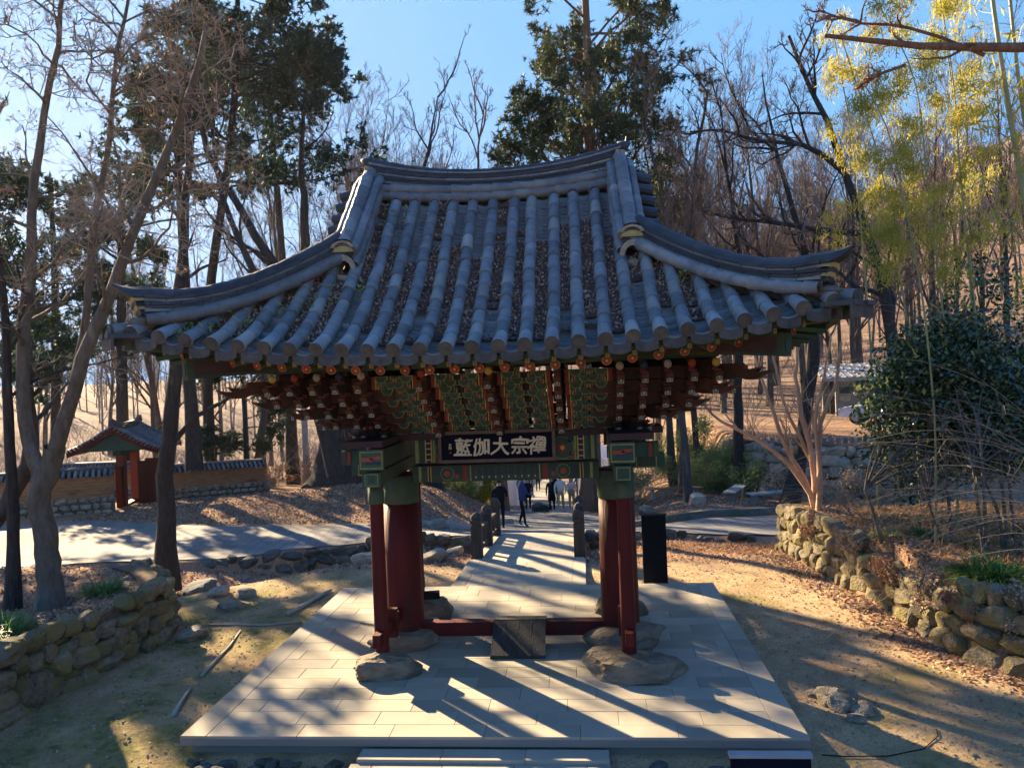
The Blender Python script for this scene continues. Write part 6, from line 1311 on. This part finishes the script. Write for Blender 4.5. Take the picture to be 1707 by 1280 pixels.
# ---------------------------------------------------------------- shrubs, bamboo, camellia
def leafy(name, label, c, rad_, nleaf, size, mat, seed, stems=None, wide=.45, droop=0, group=None, lobes=14, cat='bush', stem_mat='bark_grey', stem_r=.02, m2=None, fill=.5):
    rng = np.random.default_rng(seed); base = np.array(stems[0][0]) if stems else np.array([c[0], c[1], hz(c[0], c[1])]); T_ = thing(name, label, cat, tuple(base), 0, group)
    ce = unit(rng.normal(size=(lobes, 3)))*rng.uniform(.35, .85, (lobes, 1)); lr = rng.uniform(.25, .5, lobes); k = rng.integers(0, lobes, nleaf)
    d = unit(rng.normal(size=(nleaf, 3))); C = (ce[k]+d*lr[k][:, None]*rng.uniform(fill, 1.08, (nleaf, 1)))*np.array(rad_)+np.array(c)-base
    gz = H(C[:, 0]+base[0], C[:, 1]+base[1])-base[2]; C = C[C[:, 2] > gz+.02]; n = len(C)
    A = unit(rng.normal(size=(n, 3))+[0,0,-droop])*size*rng.uniform(.6, 1.25, (n, 1)); Bv = unit(np.cross(A, rng.normal(size=(n, 3))))*size*wide*rng.uniform(.8, 1.2, (n, 1))
    b = MB(); h_ = int(n*(.8 if m2 else 1)); b.quads(C[:h_], A[:h_], Bv[:h_], 0)
    if m2: b.quads(C[h_:], A[h_:], Bv[h_:], 1)
    b.build('foliage', [M[mat]]+([M[m2]] if m2 else []), T_)
    sb_ = MB(); tip = np.array(c)-base
    if stems:
        for s in stems: sb_.tubes([smooth_line(s, 8)-base], [limb_r(8, stem_r, stem_r*.6)], 6)
    st = [np.array(s[-1])-base for s in stems] if stems else [np.array([0,0,.0])]*7
    P = []
    for q in range(lobes*3):
        a = st[q % len(st)]; e = ce[q % lobes]*np.array(rad_)+tip+rng.normal(size=3)*.15; m_ = (a+e)/2+rng.normal(size=3)*.12; P.append(smooth_line([a, m_, e], 6))
    P = np.array(P); sb_.tubes(P, np.linspace(stem_r*.6, stem_r*.2, 6)[None]*np.ones((len(P), 1)), 4); sb_.build('stem', M[stem_mat], T_, smooth=True); return T_
leafy('camellia_tree', 'dense dark glossy evergreen camellia on thin stems on the leafy bank at the right', (8.0,3.2,3.35), (1.7,1.3,2.05), 36000, .055, 'leaf_camellia', 51, [W['s1'],W['s2'],W['s2b'],W['s3'],W['s4'],W['s5'],W['s6'],W['s7']], wide=.5, lobes=34, cat='tree', stem_r=.032, stem_mat='bark_tan', m2='leaf_thicket')
leafy('camellia_tree', 'second dark evergreen merging at the right edge behind the first camellia', (10.4,4.2,3.0), (1.6,1.2,2.1), 20000, .055, 'leaf_camellia', 52, [[G0(9.8,4.4),(9.9,4.3,1.6)],[G0(10.3,4.0),(10.3,4.0,1.7)]], wide=.5, lobes=18, cat='tree', stem_r=.03, stem_mat='bark_tan')
def bamboo(label, paths, seed, nlf, r=.02, t0=.25, ln=1.2, size=.075, group=None, sway=0):
    rng = np.random.default_rng(seed); base = np.array(paths[0][0]); T_ = thing('bamboo', label, 'bamboo', tuple(base), 0, group)
    for p in paths:
        n = 20; q = smooth_line(p, n)-base; R = limb_r(n, r, r*.45); R[::3] *= 1.10; tb = MB(); tb.tubes([q], [R], 8); P, R1 = grow(q[None], R[None], 26, rng, t0=t0, t1=.99, ang=(35,60), lenf=(.6,1.2), length=ln, rf=.22, N=6, wig=.14, up=-.12, rmin=.004); tb.tubes(P, R1, 4)
        P2, R2 = grow(P, R1, 5, rng, t0=.25, ang=(25,50), lenf=(.35,.6), N=4, wig=.15, up=-.25, rmin=.002); tb.tubes(P2, R2, 3); tb.build('cane', M['bamboo_cane'], T_, smooth=True)
        C = ranks(P2[:, 1:]); C = C[rng.integers(0, len(C), nlf)]+rng.normal(size=(nlf, 3))*.07; A = unit(rng.normal(size=(nlf, 3))*.8+[0,0,-1.1])*size*rng.uniform(.6, 1.3, (nlf, 1)); Bv = unit(np.cross(A, rng.normal(size=(nlf, 3))))*size*.15
        b = MB(); b.quads(C, A, Bv); b.build('foliage', M['leaf_bamboo'], T_)
    return T_
def root(p): q = list(p); return [G0(p[0][0], p[0][1])]+q[0 if p[0][2] > hz(p[0][0], p[0][1])+.2 else 1:]
bamboo('tall yellow-green bamboo drooping over the right of the roof, on the leafy bank', [root(W['bam3']), root(W['bam4']), root(W['bam5'])], 61, 5200, r=.022, t0=.50, ln=.85, size=.058)
bamboo('bamboo culms with yellow leaves rising behind the camellia', [[G0(8.4,6.2),(8.3,6.1,4),(7.6,5.6,8),(6.6,4.9,10.5)],[G0(7.6,6.4),(7.5,6.3,4.5),(7.2,6.0,8.5),(6.6,5.4,11)],[G0(9.4,5.8),(9.3,5.6,5),(8.9,5.2,9),(8.4,4.8,12)]], 62, 3200, r=.025, t0=.50, ln=.9, size=.06)
bamboo('thick pale bamboo cane crossing the upper right corner close to the viewer', [root([(6.1,-2.5,1.0)]+W['bam1'][1:])], 63, 420, r=.045, t0=.55, ln=.8, size=.085)
bamboo('second near bamboo cane at the right edge, behind the thickest one', [root([(7.0,-2.2,1.0)]+W['bam2'][1:])], 64, 460, r=.036, t0=.5, ln=.9, size=.08)
for i, (x, y, sx_, sz_) in enumerate(((3.0,24.5,1.5,1.1),(5.4,25.5,1.7,1.5),(7.0,23.0,1.3,1.3),(8.0,21.6,1.0,1.0),(6.2,24.0,1.3,1.8))):
    leafy('thicket_bush', 'sage-green thicket bush behind the benches right of the gate', (x, y, hz(x, y)+sz_*.7), (sx_,1.0,sz_*1.2), 8000, .075, 'leaf_thicket', 70+i, wide=.25, lobes=14, group='thicket bushes right of the gate', stem_r=.012, fill=.2)
for i, (x, y, sx_, sz_) in enumerate(((-5.0,26.0,1.2,1.0),(-3.9,27.0,1.0,1.0),(-6.6,25.6,1.2,.9),(-8.2,24.4,1.0,.8))):
    leafy('thicket_bush', 'yellow-green bamboo grass bush behind the left pillar', (x, y, hz(x, y)+sz_*.6), (sx_,.8,sz_), 5200, .075, 'leaf_bamboo' if i % 2 else 'leaf_thicket', 80+i, wide=.25, lobes=12, group='yellow-green bushes behind the left pillar', stem_r=.012, fill=.2)
for i, (x, y) in enumerate(((-13.6,29),(-12.0,30.5),(-11.2,28.2),(-16,30),(9.0,20.2),(10.6,17.4),(11.8,16.8),(13.6,16.6))):
    leafy('dry_bush', 'twiggy russet bush with dry leaves', (x, y, hz(x, y)+.7), (1.1,.8,.9), 1500, .05, 'leaf_dry' if i < 4 else 'leaf_dry_pale', 90+i, lobes=14, group='russet dry bushes', stem_r=.012, stem_mat='twig_tan', fill=.1)
# bare arching shrub at the right edge
def arching(label, base, n, L, seed, dirx=(-1.,.1), mat='twig_tan', up=1.0, r=.008, group=None, spread=.6):
    rng = np.random.default_rng(seed); B_ = np.array(G0(*base)); T_ = thing('bare_shrub', label, 'shrub', tuple(B_), 0, group); N = 12
    d = unit(np.stack([dirx[0]+rng.normal(size=n)*spread, dirx[1]+rng.normal(size=n)*spread, up*rng.uniform(.6, 1.6, n)], -1)); p = rng.normal(size=(n, 3))*[.12,.12,0]; pts = [p]; ln = (L*rng.uniform(.6, 1.15, (n, 1)))/(N-1)
    for k in range(N-1): d = unit(d+rng.normal(size=d.shape)*.06+np.array([dirx[0]*.06, dirx[1]*.06, -.13])); pts.append(pts[-1]+d*ln)
    P = np.stack(pts, 1); R = np.linspace(r, r*.25, N)[None]*np.ones((n, 1)); tb = MB(); tb.tubes(P, R, 5); tb.build('stem', M[mat], T_, smooth=True)
    P2, R2 = grow(P, R, 7, rng, t0=.25, ang=(20,50), lenf=(.15,.4), N=5, wig=.1, up=-.02, rmin=.0022); cb = MB(); cb.tubes(P2, R2, 3); P3, R3 = grow(P2, R2, 3, rng, t0=.2, ang=(20,50), lenf=(.3,.6), N=4, wig=.1, up=0, rmin=.0016); cb.tubes(P3, R3, 3); cb.build('twigs', M[mat], T_); return T_
arching('pale arching bare shrub whose long twigs sweep in from the right edge before the camellia', (9.0,.7), 18, 4.8, 101, up=2.2)
arching('bare shrub with grey arching twigs higher at the right edge', (9.4,1.2), 20, 6.4, 102, up=2.6)
arching('thin bare shrub on the leafy bank between the crape myrtle and the camellia', (6.7,4.6), 12, 1.8, 103, up=2.2, r=.006)
arching('dry bare shrub by the embankment foot', (9.6,14.8+1.2), 22, 2.4, 104, up=2.0, r=.008)
for i, (x, y) in enumerate(((3.4,22.6),(8.6,24),(-12.6,26.8),(-10.2,27.6),(-15,27.5),(11,22.5),(13.5,20.5),(-8.6,28.5))): arching('brushwood shrub with pale bare stems', (x, y), 26, 3.6, 110+i, dirx=(0,0), up=2.4, r=.012, group='brushwood shrubs at the wood edge', spread=.9)
# grass-like tufts
def tuft(name, label, x, y, r, h, n, seed, mat='grass_green', cat='plant', group=None, w=.008):
    rng = np.random.default_rng(seed); z = hz(x, y); base = np.array([x, y, z]); N = 5; a = rng.uniform(0, 6.28, n); rr_ = r*np.sqrt(rng.random(n)); p = np.stack([rr_*np.cos(a), rr_*np.sin(a), 0*a], -1); p[:, 2] = H(p[:, 0]+x, p[:, 1]+y)-z
    d = unit(np.stack([np.cos(a)*.5+rng.normal(size=n)*.3, np.sin(a)*.5+rng.normal(size=n)*.3, np.ones(n)], -1)); out = d*[1,1,0]; pts = [p]; ln = h*rng.uniform(.6, 1.2, (n, 1))/(N-1)
    for k in range(N-1): d = unit(d+out*.35+[0,0,-.28]); pts.append(pts[-1]+d*ln)
    P = np.stack(pts, 1); s = unit(np.cross(P[:, 1]-P[:, 0], [0,0,1]))[:, None]*np.array([.6,1,.9,.6,.08])[None, :, None]*w; v = np.stack([P-s, P+s], 2).reshape(-1, 3); b = (np.arange(n)*N*2)[:, None]; i = (np.arange(N-1)*2)[None]
    f = np.stack([b+i, b+i+1, b+i+3, b+i+2], -1).reshape(-1, 4); m = MB(); m.add(v, f); o = m.build(name, M[mat], None, loc=tuple(base)); tag(o, label, cat, group); return o
tuft('lilyturf', 'bright green lilyturf clump at the left edge in front of the tan maple', -7.0, -1.35, .42, .34, 700, 1)
tuft('lilyturf', 'smaller green lilyturf clump right of the tan maple trunk', -6.75, .75, .26, .28, 380, 2)
tuft('lilyturf', 'large green lilyturf hanging over the right bank below the camellia stems', 6.95, .35, .34, .42, 900, 3, w=.010)
tuft('lilyturf', 'green lilyturf clump at the right picture edge on the bank', 7.5, -.35, .4, .42, 900, 6, w=.010)
tuft('lilyturf', 'green grass clump behind the first camellia stem', 7.1, 2.9, .22, .26, 320, 4)
tuft('lilyturf', 'faded grass clump in the leaf litter between crape myrtle and camellia', 6.5, 3.0, .22, .2, 200, 5)
for i, (x, y) in enumerate(((-1.5,-3.6),(1.6,-3.4),(-1.9,-4.2))): tuft('grass_tuft', 'small mossy grass tuft beside the front steps', x, y, .08, .07, 60, 20+i, group='grass tufts by the front steps', cat='grass')

# ---------------------------------------------------------------- leaf litter
def litter(name, label, pts, rng, s=(.03,.05), mats=('leaf_dry','leaf_dry_pale','leaf_purple'), split=(.5,.25,.25), lift=.012, zf=None, tilt=.5):
    n = len(pts); z = H(pts[:, 0], pts[:, 1]) if zf is None else zf; C = np.c_[pts, z+lift*rng.uniform(.4, 2.2, n)]; A = unit(np.c_[rng.normal(size=(n, 2)), rng.normal(size=n)*tilt])*rng.uniform(s[0], s[1], (n, 1)); Bv = unit(np.cross(A, np.c_[rng.normal(size=(n, 2))*tilt, np.ones(n)]))*np.linalg.norm(A, axis=1, keepdims=True)*.6
    b = MB(); k = 0
    for i, f in enumerate(split): m_ = int(n*f); b.quads(C[k:k+m_], A[k:k+m_], Bv[k:k+m_], i); k += m_
    return stuff(b.build(name, [M[q] for q in mats]), label, 'leaves')
rng = np.random.default_rng(9)
def box_pts(n, x0, x1, y0, y1, f=None):
    p = np.c_[rng.uniform(x0, x1, n), rng.uniform(y0, y1, n)]
    if f is not None: p = p[rng.random(n) < f(p[:, 0], p[:, 1])]
    return p
litter('fallen_leaves', 'russet fallen leaves covering the right bank under the camellia', box_pts(24000, 5.4, 11.5, -2.5, 8, lambda x, y: (x > wr_x(y)-.05)*1.), rng, (.025,.05), split=(.55,.3,.15), lift=.02, tilt=.7)
litter('fallen_leaves', 'dry leaves drifted along the foot of the right bank', box_pts(16000, 4.4, 7, -2.4, 8, lambda x, y: np.exp(-((wr_x(y)-x-.25)/.35)**2)*(x < wr_x(y)+.1)), rng, (.02,.045))
litter('fallen_leaves', 'red-brown leaves on the strip before the road, right of the bridge', box_pts(9000, 1.4, 6, 5.2, 10.2, lambda x, y: .3+.7*(y > 7)), rng, (.02,.045), split=(.7,.15,.15))
litter('fallen_leaves', 'leaves lying on the left terrace around the tree trunks', box_pts(12000, -12, -5.8, -4, 3.5, lambda x, y: (x < wl_x(y)-.1)*1.), rng, (.02,.04), split=(.4,.25,.35))
litter('fallen_leaves', 'purple-brown leaves filling the dry creek bed', box_pts(16000, -13, 2, 4, 10.5, lambda x, y: ((y > 5.2) & (y < road_near(x)-.3))*.9), rng, (.025,.05), split=(.3,.15,.55))
litter('fallen_leaves', 'leaf litter over the mound and wood floor beyond the road at the left', box_pts(30000, -18, -2.8, 14.2, 25, lambda x, y: sst(0,.6,y-road_far(x))*1.), rng, (.03,.06), split=(.45,.35,.2))
litter('fallen_leaves', 'leaf litter across the road right of the big brown trunk', box_pts(14000, 2.7, 12, 15.6, 24), rng, (.03,.055), split=(.45,.35,.2))
litter('fallen_leaves', 'scattered leaves and chips on the dirt yard around the platform', box_pts(9000, -6, 6.6, -6, 6, lambda x, y: ((np.abs(x) > 3.5) | (y < -3.05) | (y > 3.1))*((np.abs(x) > 1.5))*(.25+.75*(np.abs(x) > 4.4))), rng, (.012,.03), split=(.4,.3,.3))
peb = MB(); pp = box_pts(7000, -6, 6.4, -6, 7, lambda x, y: ((np.abs(x) > 3.5) | (y < -3.3) | (y > 3.1))*(np.abs(x) > 1.5)*1.); r_ = rng.uniform(.008,.03,len(pp)); zz = H(pp[:, 0], pp[:, 1])
oc = np.array([(1,0,0),(0,1,0),(-1,0,0),(0,-1,0),(0,0,.7),(0,0,-.5)]); v = pp[:, None, :]*1.; v = np.concatenate([v, zz[:, None, None]], 2)+oc[None]*r_[:, None, None]*rng.uniform(.6,1.3,(len(pp),6,1)); fo = np.array([(0,1,4),(1,2,4),(2,3,4),(3,0,4),(1,0,5),(2,1,5),(3,2,5),(0,3,5)]); peb.add(v.reshape(-1, 3), (fo[None]+(np.arange(len(pp))*6)[:, None, None]).reshape(-1, 3)); stuff(peb.build('pebbles', M['rock']), 'small pebbles and clods scattered on the dirt yard', 'gravel')
# dry grass and creepers on the right bank
def blades(name, label, P0, h, mat, rng, w=.004, lean=.5):
    n = len(P0); N = 3; d = unit(np.c_[rng.normal(size=(n, 2))*lean, np.ones(n)]); out = d*[1,1,0]; pts = [np.c_[P0, H(P0[:, 0], P0[:, 1])]]; ln = h*rng.uniform(.4, 1.3, (n, 1))/(N-1)
    for k in range(N-1): d = unit(d+out*.4+[0,0,-.15]); pts.append(pts[-1]+d*ln)
    P = np.stack(pts, 1); s = unit(np.cross(P[:, 1]-P[:, 0], [0,0,1]))[:, None]*np.array([.8,1,.1])[None, :, None]*w; v = np.stack([P-s, P+s], 2).reshape(-1, 3); b = (np.arange(n)*N*2)[:, None]; i = (np.arange(N-1)*2)[None]
    m = MB(); m.add(v, np.stack([b+i, b+i+1, b+i+3, b+i+2], -1).reshape(-1, 4)); return stuff(m.build(name, M[mat]), label, 'grass')
blades('dry_grass', 'orange dry grass growing over the right bank', box_pts(26000, 5.5, 11, -2.4, 7.6, lambda x, y: (x > wr_x(y)+.02)*(.3+.7*(wob(x, y, 1.5, 4) > -.1))), .16, 'dry_grass', rng)
blades('dry_grass', 'sparse dry grass on the strip before the road', box_pts(5000, 1.5, 6, 6.5, 10.3), .10, 'dry_grass', rng)
blades('moss_grass', 'short green-brown grass scattered over the yard at the left', box_pts(5000, -5.6, -3.6, -5, 5.5, lambda x, y: (wob(x, y, 2, 1) > .05)*1.), .03, 'leaf_thicket', rng, w=.002)
for i, (x, y, zc, sx_, sz_) in enumerate(((5.75,5.0,.55,.35,.28),(5.95,3.3,.6,.35,.25),(6.1,1.9,.5,.4,.3),(6.2,.7,.5,.35,.45),(6.35,-.2,.55,.45,.42),(6.75,-.9,.6,.5,.4),(7.4,-1.5,.6,.6,.4))):
    leafy('creeper', 'brown withered creeper hanging over the boulders of the right bank', (x, y, zc), (sx_*.8,sx_,sz_), 1500, .024, 'leaf_dry_pale' if i % 2 else 'leaf_dry', 130+i, lobes=10, group='withered creepers on the right bank wall', cat='plant', stem_r=.006, stem_mat='twig_tan', fill=.2, m2='leaf_purple', wide=.6)
# dark rubble under the platform's front edge
rb_ = [(rng.uniform(-3.3,3.3), -3.12-rng.uniform(0,.22)) for _ in range(60)]
q = 0
for x, y in rb_:
    if abs(x) < 1.45: continue
    s = rng.uniform(.05,.13); o = link('stone', RK['rock_dark'][q % 6], None, (x, y, -.22), (0,0,x*9), (s,s*.7,s*.5)); tag(o, 'small rubble stone under the front edge of the platform', 'stone', 'rubble under the front edge of the platform'); q += 1

# litter and moss lying in the roof channels
rng = np.random.default_rng(5); cx_, lp, bed = [], [], MB()
def fillmask(x, y, j): return .5+.9*wob(x*1.0, y, 1.3, 1)+.35*math.sin(j*2.1+y*1.7)+(.35 if -2.75 < y < -1.0 else -.15)+(.25 if abs(x) < 1.2 and y < -1.2 else 0)-(.8 if y < ye(x)+.22 else 0)-(.5 if (y > -.75 and .2 < x < 1.2) else 0)
for j, x in enumerate(ch_x):
    prev = None
    for (y, z, ang) in walk(Sf, x, ye(x)+.1, top_y(x)-.02, .06):
        if fillmask(x, y, j) > .66+.12*rng.normal():
            w = .105; b0 = [(x+t*w, y+.035*(q_*2-1), Sf(x, y+.035*(q_*2-1))-.03+.018*t*t+rng.uniform(-.006,.006)) for q_ in (0,1) for t in (-1,-.4,.4,1)]; bed.add(b0, [(0,1,5,4),(1,2,6,5),(2,3,7,6)])
            k = 16; px = x+rng.uniform(-.105,.105,k); py = y+rng.uniform(-.045,.045,k); lp += [(a, c, Sf(a, c)-.025+rng.uniform(0,.022)) for a, c in zip(px, py)]
        elif rng.random() < .25: lp.append((x+rng.uniform(-.08,.08), y, z-.055))
stuff(bed.build('leaf_mould', M['litter_bed']), 'dark mould filling the channels between the roof tiles', 'leaf mould').location.x = .05
lp = rng.permutation(np.array(lp)); litter('fallen_leaves', 'dry brown leaves packed in the channels of the gate roof', lp[:, :2], rng, (.012,.026), split=(.12,.26,.62), zf=lp[:, 2], lift=.006, tilt=1.4).location.x = .05
for i, (x, y) in enumerate(((-2.35,-2.2),(-2.75,-2.55),(-3.1,-2.75),(-1.65,-1.75),(-2.0,-2.0),(-1.35,-.55),(2.45,-1.95),(-3.35,-2.95))):
    z = Sf(x, y); rg = np.random.default_rng(600+i); n = 60; C = np.array([x, y, z])+rg.normal(size=(n, 3))*[.14,.12,.06]; A = unit(rg.normal(size=(n, 3)))*.035; Bv = unit(np.cross(A, rg.normal(size=(n, 3))))*.014; m = MB(); m.quads(C-np.array([x, y, z]), A, Bv); o = m.build('fern', M['leaf_thicket'], None, loc=(x+.05, y, z)); tag(o, 'small fern sprouting between the tiles of the gate roof', 'fern', 'ferns on the gate roof')
print('objects', len(bpy.data.objects), 'tris', sum(len(o.data.polygons) for o in bpy.data.objects if o.type == 'MESH'))

for o in bpy.data.objects:
    if 'label' in o and not 4 <= len(o['label'].replace('-', ' ').split()) <= 16: print('LABEL', len(o['label'].split()), o.name, o['label'])
# ---------------------------------------------------------------- volume added for lens glare and faded hills
hm = bpy.data.materials.new('glare_haze'); hm.use_nodes = True; hn = hm.node_tree; hn.nodes.clear()
ho = hn.nodes.new('ShaderNodeOutputMaterial'); hv = hn.nodes.new('ShaderNodeVolumePrincipled'); hv.inputs['Color'].default_value = (.93,.95,1,1); hv.inputs['Density'].default_value = .00011; hv.inputs['Anisotropy'].default_value = .55
hn.links.new(hv.outputs[0], ho.inputs['Volume'])
ZM = max(max(o.matrix_world.translation.z*0+max(c[2] for c in o.bound_box) for o in (ground, bpy.data.objects['mountain'], bpy.data.objects['far_wood'])), 30)
hb = MB().box((0,0,0), (960,960,150)).build('glare_haze', hm, None, loc=(0,0,ZM+1-75+2)); stuff(hb, 'thin veil added for lens glare on the left and fading far hills', 'glare_haze')
print('ZM', ZM, 'zmin', min(v.co.z for v in ground.data.vertices), max(v.co.z for v in bpy.data.objects['mountain'].data.vertices), max(v.co.z for v in ground.data.vertices))
